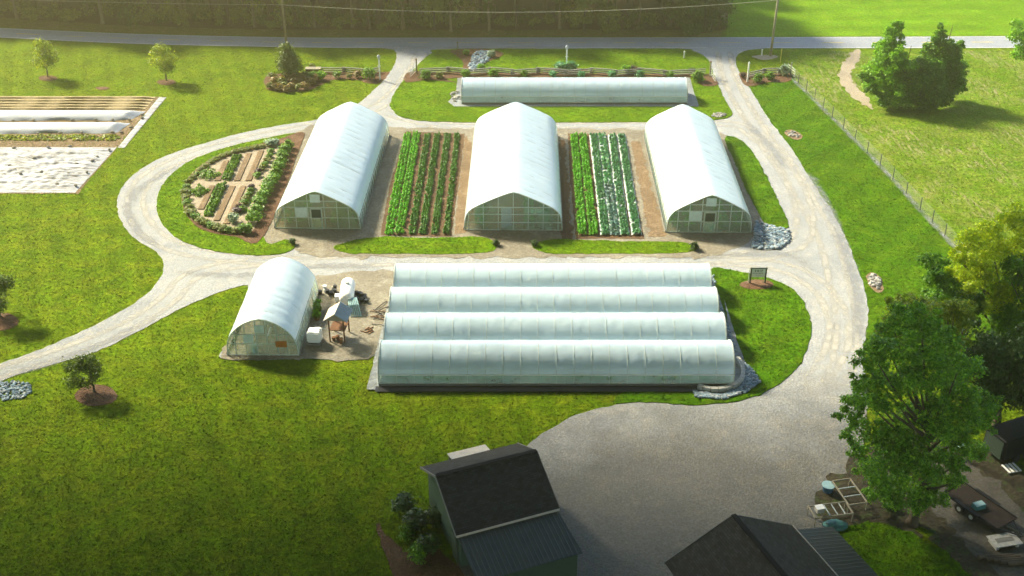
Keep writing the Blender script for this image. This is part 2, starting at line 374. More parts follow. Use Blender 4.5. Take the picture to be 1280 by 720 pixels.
def sheet(name, px, z, mat, smooth=True, jit=.12, thick=0, step=.45, world_pts=None, kind='structure', **k):
    P = world_pts or outline(px, smooth, step, jit)
    LAYERS.append((z, mat.name, [(p.x, p.y) for p in P]))
    tris = tessellate_polygon([P]); v = [(p.x, p.y, z) for p in P]; f = []
    for t in tris:
        a, b_, c = (Vector(v[i]) for i in t)
        f.append(tuple(t) if (b_ - a).cross(c - a).z > 0 else tuple(reversed(t)))
    if thick:
        n = len(P); v += [(p.x, p.y, z - thick) for p in P]
        f += [(i, (i + 1) % n, (i + 1) % n + n, i + n) for i in range(n)]
    me = bpy.data.meshes.new(name); me.from_pydata(v, [], f); me.update()
    bm = bmesh.new(); bm.from_mesh(me); bmesh.ops.recalc_face_normals(bm, faces=bm.faces)
    if bm.faces and sum(fc.normal.z * fc.calc_area() for fc in bm.faces) < 0: bmesh.ops.reverse_faces(bm, faces=bm.faces)
    bm.to_mesh(me); bm.free()
    return link(name, me, mat, kind=kind, **k)
def ribbon(name, px, w, z, mat, jit=.15, kind='structure'):
    P = catmull([G(x, y) for x, y in px], False, .8); v = []; ed = []; K = (-1, -.5, 0, .5, 1)
    for i, p in enumerate(P):
        d = (P[min(i + 1, len(P) - 1)] - P[max(i - 1, 0)]); d.z = 0; d.normalize(); n = Vector((-d.y, d.x, 0))
        a = noise.noise(p * .8) * jit; b_ = noise.noise(p * .8 + Vector((9, 9, 9))) * jit; te = min(1, i / 4, (len(P) - 1 - i) / 4)
        for k in K:
            v.append(p + n * k * (w / 2 + (a if k > 0 else b_)) + Vector((0, 0, z))); ed.append((1 - abs(k)) * te)
    f = [(5 * i + j, 5 * i + j + 1, 5 * i + j + 6, 5 * i + j + 5) for i in range(len(P) - 1) for j in range(4)]
    me = bpy.data.meshes.new(name); me.from_pydata([tuple(x) for x in v], [], f); me.update()
    at = me.attributes.new('wear', 'FLOAT', 'POINT'); at.data.foreach_set('value', ed)
    return link(name, me, mat, kind=kind)

def quads_mesh(name, c, nrm, size, asp=.6, fold=.0):
    """numpy leaf cards: diamond-ish quads"""
    n = len(c); nrm = nrm / (np.linalg.norm(nrm, axis=1, keepdims=True) + 1e-9)
    t = rng.normal(size=(n, 3)); t -= (t * nrm).sum(1, keepdims=True) * nrm; t /= (np.linalg.norm(t, axis=1, keepdims=True) + 1e-9)
    b = np.cross(nrm, t); s = size[:, None] * .5
    v = np.stack([c - t * s, c + b * s * asp, c + t * s - nrm * s * .3, c - b * s * asp], 1).reshape(-1, 3)
    me = bpy.data.meshes.new(name); me.vertices.add(4 * n); me.vertices.foreach_set('co', v.astype(np.float32).ravel())
    me.loops.add(4 * n); me.loops.foreach_set('vertex_index', np.arange(4 * n, dtype=np.int32))
    me.polygons.add(n); me.polygons.foreach_set('loop_start', np.arange(0, 4 * n, 4, dtype=np.int32))
    me.update(calc_edges=True); me.validate(); return me
def crown_points(blobs, n, surf=.55):
    """blobs: (x,y,z,rx,ry,rz)"""
    B = np.array(blobs, float); vol = np.cbrt(B[:, 3] * B[:, 4] * B[:, 5]) ** 1.8; idx = rng.choice(len(B), n, p=vol / vol.sum())
    u = rng.normal(size=(n, 3)); u /= np.linalg.norm(u, axis=1, keepdims=True)
    r = surf + (1 - surf) * rng.random(n) ** .7
    r *= 1 + .18 * rng.normal(size=n)
    # clumpy: snap most leaves toward random twig directions
    k = max(8, n // 28); tw = rng.normal(size=(k, 3)); tw /= np.linalg.norm(tw, axis=1, keepdims=True)
    tl = .75 + .45 * rng.random(k)
    j = rng.integers(0, k, n); w = .72
    uu = tw[j] * w + u * (1 - w) * 1.1; ln = np.linalg.norm(uu, axis=1, keepdims=True)
    d = uu / ln; rr = (r * tl[j])[:, None]
    c = B[idx, :3] + d * rr * B[idx, 3:6] + rng.normal(size=(n, 3)) * .05 * B[idx, 3:6]
    nr = d + rng.normal(size=(n, 3)) * .55 + np.array([0, 0, .5])
    return c, nr
def crown_mesh(name, blobs, n, leaf, surf=.55):
    c, nr = crown_points(blobs, n, surf); return quads_mesh(name, c, nr, leaf * (.6 + .8 * rng.random(n)), .7)
def trunk_mesh(name, h, r, tips, lean=(0, 0)):
    mb = MB(); top = Vector((lean[0], lean[1], h))
    pts = [Vector((lean[0] * (t ** 1.5) + .06 * h * .2 * math.sin(t * 7), lean[1] * (t ** 1.5), h * t)) for t in (0, .04, .2, .4, .6, .8, 1)]
    mb.tube(pts, [r * 1.5, r * 1.1, r, r * .85, r * .65, r * .45, r * .2], 8)
    for tx, ty, tz in tips:
        t0 = min(.8, max(.25, (tz / h) * .6)); a = Vector((lean[0] * t0 ** 1.5, lean[1] * t0 ** 1.5, h * t0)); b = Vector((tx, ty, tz))
        m = a.lerp(b, .5) + Vector((0, 0, -.05 * (b - a).length))
        mb.tube([a, m, b], [r * .42, r * .26, r * .07], 6)
    return mb.mesh(name, True)
def make_tree(name, label, loc, blobs, n, leaf, fmat, bark, r=.2, h=None, lean=(0, 0), cat='tree', group=None, surf=.55, ntips=10):
    t = empty(name, loc, label=label, cat=cat, group=group)
    h = h or max(b[2] for b in blobs)
    tips = [b[:3] for b in random.sample(blobs, min(ntips, len(blobs)))]
    link('trunk', trunk_mesh('trunk', h, r, tips, lean), bark, t)
    link('crown', crown_mesh('crown', blobs, n, leaf, surf), fmat, t); return t
def px_tree(name, label, base, pxblobs, n, leaf, fmat, bark, r=.2, top=None, **k):
    """blobs as (px, py, radius_m, dY): placed at real distance base.y+dY"""
    b0 = G(*base); bl = []
    for x, y, rad, dy in pxblobs:
        p = V(x, y, b0.y + dy); p.z = max(p.z, rad * .6)
        bl.append((p.x - b0.x, p.y - b0.y, p.z, rad * .72, rad * .72, rad * .6))
        for _ in range(5):
            a, q = random.uniform(0, 6.28), random.uniform(-.5, 1); w = math.sqrt(max(0, 1 - q * q)); r2 = rad * random.uniform(.28, .48)
            bl.append((p.x - b0.x + math.cos(a) * w * rad * .85, p.y - b0.y + math.sin(a) * w * rad * .85, p.z + q * rad * .75, r2, r2, r2 * .7))
    return make_tree(name, label, (b0.x, b0.y, 0), bl, n, leaf, fmat, bark, r, **k)

ORD = ['first', 'second', 'third', 'fourth', 'fifth', 'sixth', 'seventh', 'eighth', 'ninth', 'tenth', 'eleventh', 'twelfth', 'thirteenth', 'fourteenth', 'fifteenth',
       'sixteenth', 'seventeenth', 'eighteenth', 'nineteenth', 'twentieth', 'twenty-first', 'twenty-second', 'twenty-third', 'twenty-fourth', 'twenty-fifth', 'twenty-sixth',
       'twenty-seventh', 'twenty-eighth', 'twenty-ninth', 'thirtieth']

# ------------------------------------------------------------------ the setting: ground, roads, gravel
def rect_sheet(name, x0, y0, x1, y1, z, mat, **k):
    me = bpy.data.meshes.new(name); me.from_pydata([(x0, y0, z), (x1, y0, z), (x1, y1, z), (x0, y1, z)], [], [(0, 1, 2, 3)]); me.update()
    return link(name, me, mat, kind='structure', **k)
rect_sheet('ground', -1500, -300, 1500, 2500, 0, M['lawn'])
ROADF = [(-260, 22), (0, 35), (170, 42.5), (360, 46.8), (480, 47.2), (700, 47), (1000, 46.5), (1280, 45.2), (1600, 43.5)]
ROADN = [(-260, 34), (0, 47.2), (170, 55), (360, 59.2), (480, 60.2), (700, 60.3), (1000, 60.5), (1280, 60), (1600, 58)]
def strip(name, A, B, z, mat, n=240, **k):
    a = catmull([G(*p) for p in A], False, 1); b = catmull([G(*p) for p in B], False, 1)
    def at(L, t): i = t * (len(L) - 1); j = min(int(i), len(L) - 2); return L[j].lerp(L[j + 1], i - j)
    v = []; [v.extend([at(a, i / n) + Vector((0, 0, z)), at(b, i / n) + Vector((0, 0, z))]) for i in range(n + 1)]
    me = bpy.data.meshes.new(name); me.from_pydata([tuple(x) for x in v], [], [(2 * i, 2 * i + 1, 2 * i + 3, 2 * i + 2) for i in range(n)]); me.update()
    return link(name, me, mat, kind='structure', **k)
def mixl(A, B, t): return [(a[0] + (b[0] - a[0]) * t, a[1] + (b[1] - a[1]) * t) for a, b in zip(A, B)]
strip('road', ROADF, ROADN, .03, M['asphalt'])
strip('painted_edge_line', mixl(ROADF, ROADN, .94), mixl(ROADF, ROADN, .975), .034, M['whiteline'])
strip('painted_edge_line', mixl(ROADF, ROADN, .035), mixl(ROADF, ROADN, .06), .034, M['whiteline'])
for i in range(30):        # broken centre line
    t0 = i / 30; t1 = t0 + .014
    a = catmull([G(*p) for p in mixl(ROADF, ROADN, .5)], False, 1); j0, j1 = int(t0 * (len(a) - 1)), int(t1 * (len(a) - 1))
    if j1 > j0:
        mb = MB(); p, q = a[j0], a[j1]; mb.add([p + Vector((0, -.09, .034)), q + Vector((0, -.09, .034)), q + Vector((0, .09, .034)), p + Vector((0, .09, .034))], [(0, 1, 2, 3)])
        mb.build('painted_centre_line', M['yellow'], kind='structure')
# verge and leaf litter under the wood, far field
sheet('verge', [(-300, 14), (0, 33.5), (170, 41.5), (360, 45.8), (700, 46), (900, 45.8), (905, 38), (700, 37.5), (360, 37), (170, 32), (0, 22), (-300, 2)], .008, M['verge'], jit=.5, step=1.5)
_wf = [G(-300, -8), G(0, 26), G(170, 34), G(360, 39.5), G(640, 40.5), G(820, 40), G(905, 38), G(918, 25), G(925, 5)]
sheet('leaf_litter', None, .004, M['litter'], world_pts=[Vector((p.x, p.y, 0)) for p in _wf] + [Vector((45, 260, 0)), Vector((-200, 260, 0))])
sheet('far_field', None, .012, M['field'], world_pts=[Vector((G(908, 46).x, G(908, 46).y, 0)), Vector((G(1280, 44.5).x, G(1280, 44.5).y, 0)), Vector((150, 160, 0)), Vector((400, 700, 0)), Vector((45, 700, 0)), Vector((33, 175, 0)), Vector((31.5, 166, 0))])
# pasture right of the fence
sheet('pasture', [(985, 63), (1100, 63.5), (1290, 63), (1600, 62), (1900, 420), (1330, 450), (1195, 310), (1100, 205), (1040, 145), (988, 93)], .006, M['pasture'], smooth=False, jit=.2)
sheet('right_lawn', [(925, 103), (985, 92), (1040, 145), (1100, 205), (1195, 310), (1330, 450), (1250, 470), (1075, 440), (1084, 400), (1070, 330), (1020, 235), (965, 155), (932, 105)], .004, M['lawn_right'], smooth=False, jit=.05)

DRIVE = [(478, 59), (492, 62), (496, 70), (492, 83), (482, 98), (467, 113), (450, 128), (425, 142), (395, 150), (350, 157), (300, 167), (250, 181), (205, 196), (176, 212), (155, 231), (147, 250), (148, 268), (158, 288),
         (176, 304), (193, 313), (203, 326), (204, 340), (195, 356), (178, 372), (150, 390), (110, 411), (60, 433), (0, 455), (-120, 495),
         (-120, 525), (0, 477), (40, 463), (80, 452), (120, 440), (160, 421), (196, 402), (220, 389), (250, 375), (285, 362), (305, 357), (311, 357),
         (300, 395), (285, 430), (278, 449), (380, 449), (467, 446), (478, 400), (600, 400), (870, 400), (886, 360), (886, 337), (920, 340), (960, 348), (990, 361), (1005, 379), (1013, 400), (1013, 420),
         (1005, 445), (990, 467), (965, 486), (930, 500), (890, 506), (850, 506), (800, 503), (760, 508), (720, 519), (690, 535), (664, 553), (640, 590), (600, 660), (560, 730), (520, 860),
         (900, 900), (1150, 900), (1150, 760), (1090, 690), (1072, 620), (1078, 560), (1085, 500), (1078, 450), (1082, 420), (1085, 390), (1080, 360), (1070, 330), (1058, 300), (1040, 265), (1020, 235), (1003, 208), (985, 180), (965, 155), (946, 125), (932, 103), (922, 86),
         (920, 72), (930, 64), (945, 59), (700, 59)]
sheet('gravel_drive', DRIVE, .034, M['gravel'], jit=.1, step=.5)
# wheel tracks and loose gravel along the drive
def track_pair(px, w=.9, off=.8, mat='track', z=.042, name='wheel_track'):
    P = [G(*p) for p in px]
    for s in (-1, 1):
        Q = []
        for i, p in enumerate(P):
            d = P[min(i + 1, len(P) - 1)] - P[max(i - 1, 0)]; d.normalize(); Q.append(p + Vector((-d.y, d.x, 0)) * off * s)
        pq = [proj(q)[:2] for q in Q]; ribbon(name, pq, w, z + .001 * (s > 0), M[mat])
LEFTLOOP = [(528, 64), (520, 85), (500, 110), (478, 130), (440, 146), (380, 160), (310, 174), (240, 194), (190, 218), (170, 245), (175, 275), (200, 300), (240, 315), (300, 323), (380, 328), (480, 326), (600, 326), (720, 326), (840, 326), (930, 328), (990, 338), (1030, 365), (1048, 400), (1044, 440), (1015, 480)]
track_pair(LEFTLOOP)
track_pair([(905, 64), (908, 90), (925, 125), (955, 170), (985, 210), (1010, 255), (1035, 300), (1048, 350), (1058, 400), (1055, 450), (1040, 480)], off=.85)
track_pair([(905, 64), (912, 95), (930, 135), (962, 185), (990, 225), (1005, 265), (1000, 300), (960, 318), (880, 324), (800, 326)], off=.8, z=.044)
track_pair([(-80, 500), (0, 466), (80, 441), (160, 408), (210, 375), (240, 345), (300, 330), (380, 325)], off=.75, z=.046)
track_pair([(478, 140), (560, 157), (700, 157), (800, 157), (900, 155), (930, 160), (960, 185)], off=.7, z=.048)
for pts in ([(1010, 215), (1035, 260), (1055, 310), (1072, 370), (1074, 430)], [(230, 205), (180, 232), (160, 262), (175, 292), (200, 312)], [(215, 340), (300, 345), (380, 335), (470, 333)], [(930, 150), (960, 180), (985, 215)],
            [(0, 472), (80, 448), (150, 420), (200, 395)], [(820, 322), (900, 320), (980, 318), (1020, 340)]):
    ribbon('loose_gravel', pts, 1.3, .05, M['loose'], .5)
# lawn islands (real turf, a few centimetres proud of the gravel)
def island(px, mat='lawn_isl', z=.09, jit=.1, name='lawn', smooth=True): return sheet(name, px, z, M[mat], smooth, jit, thick=.09)
island([(553, 62), (700, 61.5), (845, 61.5), (868, 65), (884, 74), (889, 85), (896, 103), (907, 127), (915, 141), (911, 147), (890, 151), (860, 153), (700, 153.5), (560, 153), (510, 149), (492, 140), (488, 130), (496, 112), (510, 94), (519, 86), (527, 77), (540, 67)])
island([(370, 167), (330, 174), (280, 186), (240, 201), (213, 220), (199, 240), (196, 260), (203, 280), (222, 298), (252, 311), (295, 318), (340, 319.5), (362, 314), (369, 307), (358, 300), (330, 297), (330, 200), (372, 178)])
island([(418, 309), (440, 302), (475, 297), (540, 298), (600, 297), (617, 302), (622, 309), (608, 316), (560, 318), (480, 318), (440, 318), (424, 315)])
island([(666, 307), (690, 300), (740, 301), (800, 303), (845, 303), (863, 306), (870, 311), (858, 316), (800, 318), (740, 318), (690, 318), (672, 313)])
island([(909, 171), (925, 175), (940, 190), (955, 215), (972, 250), (985, 279), (983, 286), (970, 286), (957, 281), (945, 262), (930, 232), (917, 200), (907, 179)], 'lawn_right')
# the lawn right of the long tunnels
island([(888, 337), (920, 340), (960, 348), (990, 361), (1005, 379), (1013, 400), (1013, 420), (1005, 445), (990, 467), (965, 486), (930, 500), (890, 506), (850, 506), (800, 503), (770, 505), (780, 492), (860, 492), (905, 498), (930, 490), (948, 477), (932, 458), (915, 425), (898, 375)], 'lawn_right', z=.08)
# yards of coarser brown gravel
sheet('gravel_yard', [(486, 160), (600, 161), (700, 162), (810, 162), (905, 168), (925, 215), (950, 270), (938, 300), (910, 316), (870, 322), (640, 322), (420, 322), (370, 312), (330, 296), (372, 166), (430, 160)], .06, M['yard'], jit=.4, step=.6)
sheet('gravel_yard', [(330, 348), (400, 345), (497, 341), (482, 400), (467, 446), (380, 449), (279, 449), (290, 420), (310, 365)], .055, M['yard'], jit=.25, step=.6)
sheet('grey_pad', [(494, 341), (886, 334), (900, 375), (915, 425), (930, 455), (925, 480), (905, 492), (868, 489), (458, 488), (470, 440), (482, 395)], .10, M['pad'], smooth=False, jit=.05)
sheet('grey_pad', [(572, 98), (862, 97), (868, 118), (874, 134), (568, 134), (560, 128), (570, 118)], .10, M['pad'], smooth=False, jit=.06)
sheet('soil', [(507, 165), (581, 168), (577, 200), (564, 297), (475, 295), (488, 230)], .075, M['soil'], smooth=False, jit=.1)
sheet('soil', [(710, 167), (780, 170), (792, 230), (805, 299), (720, 299), (712, 220)], .075, M['soil'], smooth=False, jit=.1)
sheet('mulch', [(378, 166), (345, 176), (300, 187), (262, 201), (238, 220), (228, 240), (230, 262), (243, 282), (265, 292), (295, 297), (330, 296), (375, 186)], .11, M['mulch'], jit=.06)
sheet('garden_path', [(352, 184), (300, 192), (268, 205), (245, 222), (237, 240), (240, 260), (252, 276), (270, 285), (298, 289), (318, 287), (345, 215)], .114, M['palepath'], jit=.05)
sheet('soil', [(568, 293), (582, 292), (588, 240), (590, 180), (582, 170), (576, 210)], .072, M['tansoil'], smooth=False, jit=.2)
sheet('soil', [(706, 175), (698, 175), (702, 300), (716, 300)], .072, M['soil'], smooth=False, jit=.25)
sheet('soil', [(788, 178), (800, 178), (822, 260), (832, 295), (812, 298)], .072, M['tansoil'], smooth=False, jit=.3)
# mulch beds by the road
sheet('mulch', [(330, 104), (334, 96), (350, 92), (400, 90), (440, 91), (492, 90), (480, 101), (465, 105), (440, 99), (415, 101), (398, 108), (380, 114), (350, 115), (335, 112)], .02, M['mulch'], jit=.2)
sheet('mulch', [(516, 90), (560, 92), (640, 92), (760, 93), (870, 94), (889, 94), (897, 107), (880, 108), (870, 104), (862, 98), (578, 98), (572, 104), (540, 101), (520, 103), (508, 104), (505, 98)], .13, M['mulch'], jit=.15)
sheet('mulch', [(925, 91), (955, 94), (985, 90), (990, 97), (982, 103), (960, 103), (940, 108), (930, 106)], .04, M['mulch'], jit=.1)
sheet('mulch', [(563, 64), (600, 62), (628, 67), (622, 73), (605, 80), (590, 91), (580, 90), (578, 78), (570, 70)], .13, M['mulch'], jit=.1)
sheet('mulch', [(680, 88), (696, 85), (712, 85), (728, 87), (735, 89), (708, 91)], .125, M['mulch'], jit=.1)
sheet('worn_grass', [(1072, 62), (1052, 80), (1050, 102), (1066, 122), (1082, 133), (1092, 136), (1086, 122), (1070, 108), (1064, 90), (1075, 72)], .012, M['palepath'], jit=.3)
for i, (x, y, rx, ry) in enumerate([(120, 494.5, 27, 13.5), (2, 402, 21, 11), (60, 98, 12, 3.5), (208, 103, 12, 3.5), (128, 110.5, 9, 2), (946.5, 356.5, 21, 6.5)]):
    sheet('mulch', [(x + rx * math.cos(a) * (1 + .05 * math.sin(3 * a + i)), y + ry * math.sin(a)) for a in [k * math.pi / 8 for k in range(16)]], .035 if i < 5 else .10, M['mulch'], jit=.07)
# strip under the fence, dirt and drive by the trees at right
ribbon('bare_strip', [(987, 95), (1040, 147), (1100, 207), (1150, 262), (1197, 313), (1240, 360)], .8, .014, M['loose'], .2)
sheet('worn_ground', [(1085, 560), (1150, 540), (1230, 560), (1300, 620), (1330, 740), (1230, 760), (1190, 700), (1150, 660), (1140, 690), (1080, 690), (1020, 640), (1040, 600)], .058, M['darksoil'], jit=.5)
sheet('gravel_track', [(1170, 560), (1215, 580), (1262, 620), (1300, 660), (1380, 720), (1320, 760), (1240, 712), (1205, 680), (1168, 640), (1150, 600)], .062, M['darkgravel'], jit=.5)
sheet('lawn', [(1050, 670), (1090, 655), (1140, 668), (1180, 690), (1230, 740), (1260, 820), (1120, 840), (1080, 720)], .066, M['lawn_right'], jit=.3)
sheet('mulch', [(470, 655), (505, 690), (535, 680), (560, 700), (590, 735), (560, 770), (500, 740), (482, 690)], .06, M['mulch'], jit=.2)

# ------------------------------------------------------------------ greenhouses
GOTH = [(-1, 0), (-.995, .12), (-.985, .25), (-.955, .40), (-.90, .50), (-.82, .585), (-.70, .665), (-.5, .775), (-.25, .905), (-.06, .99), (0, 1)]
ROUND = [(-1, 0), (-.995, .15), (-.97, .32), (-.91, .48), (-.80, .63), (-.62, .78), (-.42, .89), (-.2, .965), (0, 1)]
QUON = [(-1, 0), (-1, .25), (-.98, .42), (-.92, .56), (-.80, .70), (-.62, .83), (-.42, .92), (-.2, .98), (0, 1)]
def full(pr): return pr + [(-x, z) for x, z in reversed(pr[:-1])]
def resample(pr, n):
    P = [Vector((x, z)) for x, z in full(pr)]; d = [0]
    for a, b in zip(P, P[1:]): d.append(d[-1] + (b - a).length)
    out = []
    for i in range(n + 1):
        s = d[-1] * i / n; j = max(k for k in range(len(d) - 1) if d[k] <= s + 1e-9); t = (s - d[j]) / (d[j + 1] - d[j]); out.append(P[j].lerp(P[j + 1], t))
    return out
def skin(W, H, L, pr, z0, z1, bay, billow, inset=0, n=30, seed=0, wr=.035):
    """plastic film over the hoops, from height z0 up to z1, billowing between the hoops"""
    pts = resample(pr, n); mb = MB(); cols = []
    ny = int(L / bay) * 6
    rows = []
    for i in range(ny + 1):
        y = L * i / ny; row = []
        k = abs(math.sin(math.pi * y / bay))
        for q, p in enumerate(pts):
            x, z = p.x * W / 2, p.y * H; nn = Vector((p.x * .9 * H / W * 2, p.y + .1)).normalized()
            e = billow * k * (.6 + .5 * noise.noise(Vector((x * .6, y * .35, z * .6 + seed)))) + wr * noise.noise(Vector((x * 1.1 + y * .8, y * 2.4, z * 1.3 + seed)))
            row.append((x + nn.x * (e - inset), y, max(.02, z + nn.y * (e - inset))))
        rows.append(row)
    def keep(q): a, b = pts[q].y * H, pts[q + 1].y * H; m = (a + b) / 2; return z0 <= m <= z1
    v = [c for r_ in rows for c in r_]; m = n + 1
    f = [(i * m + q, i * m + q + 1, (i + 1) * m + q + 1, (i + 1) * m + q) for i in range(ny) for q in range(n) if keep(q)]
    mb.v = v; mb.f = f
    me = mb.mesh('skin', True)
    bm = bmesh.new(); bm.from_mesh(me); bmesh.ops.delete(bm, geom=[x for x in bm.verts if not x.link_faces], context='VERTS'); bm.to_mesh(me); bm.free()
    return me
def hoop_mesh(W, H, pr, r=.035):
    return MB().tube([(p.x * W / 2, 0, p.y * H) for p in resample(pr, 26)], r, 6).mesh('hoop', True)
def prof_z(pr, xf):
    P = pr; xf = -abs(xf)
    for (a, b), (c, d) in zip(P, P[1:]):
        if a <= xf <= c: return b + (d - b) * ((xf - a) / (c - a) if c > a else 0)
    return 1
def greenhouse(name, label, loc, rz, W, H, L, pr, style, gfilm='gable', group=None, cover='cover', bay=1.22, billow=.035, hip=None, curt=True, seed=0, frame='frame'):
    t = empty(name, loc, rz, label=label, cat='greenhouse', group=group)
    hip = hip if hip is not None else .95
    me = skin(W, H, L, pr, hip if curt else 0, 99, bay, billow, seed=seed); link('cover', me, M[cover], t)
    if curt:
        for side in (-1, 1):
            m2 = skin(W, H, L, pr, 0, hip, bay, billow * .7, .02, seed=seed + 5)
            bm = bmesh.new(); bm.from_mesh(m2); bmesh.ops.delete(bm, geom=[v for v in bm.verts if v.co.x * side < 0], context='VERTS'); bm.to_mesh(m2); bm.free()
            link('side_curtain', m2, M['curtain'], t)
    for side in (-1, 1):
        xh = 1.0
        MB().box((side * (W / 2 + .05), L / 2, .12), (.05, L, .24)).build('baseboard', M['board'], t)
        if curt: 
            zz = hip; xx = max((p.x for p in resample(pr, 60) if p.y * H >= zz), default=1) * W / 2
            MB().tube([(side * (xx + .05), 0, zz), (side * (xx + .05), L, zz)], .035, 6).build('hip_rail', M['frame'], t)
    hm = hoop_mesh(W - .06, H - .03, pr)
    nb = int(round(L / bay)); 
    for i in range(nb + 1):
        link('hoop', hm, M['frame'], t, loc=(0, min(L - .02, max(.02, i * bay * (L / bay / nb))), 0))
    MB().tube([(0, .05, H - .1), (0, L - .05, H - .1)], .03, 6).build('ridge_pole', M['frame'], t)
    # end walls
    for end, y in (('front', .0), ('back', L)):
        P = resample(pr, 40); mb = MB(); mb.add([(p.x * (W / 2 - .05), y, p.y * (H - .05) + .02) for p in P], [tuple(range(len(P)))]); mb.build('end_film', M[gfilm], t)
    fr = MB(); s = .07
    def vert(x, z0=0, y=-.03): z1 = prof_z(pr, x / (W / 2)) * H - .05; (z1 > z0 + .1) and fr.box((x, y, (z0 + z1) / 2), (s, s, z1 - z0))
    def horiz(z, x0=None, x1=None, y=-.035):
        xs = [p.x * W / 2 for p in resample(pr, 80) if p.y * H >= z]; a, b = (min(xs) if x0 is None else x0), (max(xs) if x1 is None else x1)
        fr.box(((a + b) / 2, y, z), (b - a, s * .8, s))
    P = resample(pr, 30); pv = [(p.x * (W / 2 - .03), -.03, p.y * (H - .03)) for p in P]
    for a, b in zip(pv, pv[1:]): fr.bar(a, b, .07)
    if style == 'door':
        dw = 1.05
        for x in (-W * .37, -W * .24, -.78, .78, W * .24, W * .37): vert(x)
        horiz(.06); horiz(1.2, None, -dw / 2); horiz(1.2, dw / 2, None); horiz(2.28); horiz(2.95)
        fr.build('end_frame', M[frame], t)
        d = MB(); 
        for x in (-dw / 2, dw / 2): d.box((x, -.09, 1.1), (.12, .06, 2.2))
        for z in (.06, 1.15, 2.17): d.box((0, -.092, z), (dw - .12, .06, .13))
        dd = d.build('door', M['paleframe'], t)
        MB().box((0, -.085, 1.66), (dw - .14, .02, .88)).build('door_window', M['dark'], dd)
        MB().box((0, -.085, .6), (dw - .14, .02, .95)).build('door_panel', M[gfilm], dd)
        MB().box((.42, -.15, 1.1), (.04, .06, .16)).build('handle', M['black'], dd)
        MB().box((0, -.10, 3.25), (.95, .05, .82)).build('vent', M['panel'], t)
        MB().box((-W * .17, -.10, 1.78), (1.15, .05, 1.0)).build('shutter', M['panel'], t)
    elif style == 'grid':
        for k in range(-3, 4): vert(k * W / 6.6 if k else 0)
        for z in (.06, .85, 1.7, 2.45): horiz(z)
        fr.build('end_frame', M[frame], t)
        MB().box((-.65, .06, 1.3), (1.0, .03, 2.3)).build('door_curtain', M['plasticwhite'], t)
        MB().box((1.9, .08, 2.0), (1.7, .03, .5)).build('vent', M['gable'], t)
    else:
        for x in (-2.1, -1.25, -.35, .45, 1.25, 2.0): vert(x)
        for z in (.08, 1.1, 1.95): horiz(z)
        fr.build('end_frame', M['paleframe'], t)
        MB().box((-1.0, -.10, 1.62), (.8, .05, .75)).build('shutter', M['panel'], t)
        MB().box((-.05, -.10, 2.5), (.75, .05, .72)).build('vent', M['panel'], t)
        MB().box((1.55, -.05, 1.1), (.9, .04, .55)).build('inner_board', M['orange'], t)
        MB().bar((.55, -.15, 1.9), (.9, -.15, 2.7), .1).build('strut', M['white'], t)
    return t
def crop_row(p0, p1, width, height, mat, leafsize, label, group=None, dens=1.0, name='crop_row', lanes=2, cat='crop row', sp=.42):
    p0, p1 = Vector(p0), Vector(p1); L = (p1 - p0).length; d = (p1 - p0) / L; nrm = Vector((-d.y, d.x, 0)); c = []; nn = []
    for ln in range(lanes):
        off = ((ln + .5) / lanes - .5) * width
        s = random.uniform(0, .2)
        while s < L:
            k = int(14 * dens); q = d * s + nrm * (off + random.gauss(0, .04)); hh = height * random.uniform(.55, 1.2) * (.85 + .5 * noise.noise(Vector((q.x + p0.x, (q.y + p0.y) * .35, 1.5))))
            a = rng.random(k) * 2 * math.pi; rr = width / lanes * .55 * rng.random(k) ** .6
            zz = hh * (1 - .6 * (rr / (width / lanes * .55)) ** 2) * (.5 + .5 * rng.random(k))
            c.append(np.stack([q.x + np.cos(a) * rr, q.y + np.sin(a) * rr, zz], 1)); nn.append(np.stack([np.cos(a) * .6, np.sin(a) * .6, np.ones(k)], 1) + rng.normal(size=(k, 3)) * .35)
            s += sp * random.uniform(.8, 1.2) if random.random() > .04 else sp * 2.6
    c = np.concatenate(c); nn = np.concatenate(nn)
    me = quads_mesh(name, c, nn, leafsize * (.6 + .7 * rng.random(len(c))), .75)
    return link(name, me, mat, None, loc=(p0.x, p0.y, p0.z), label=label, cat=cat, group=group)

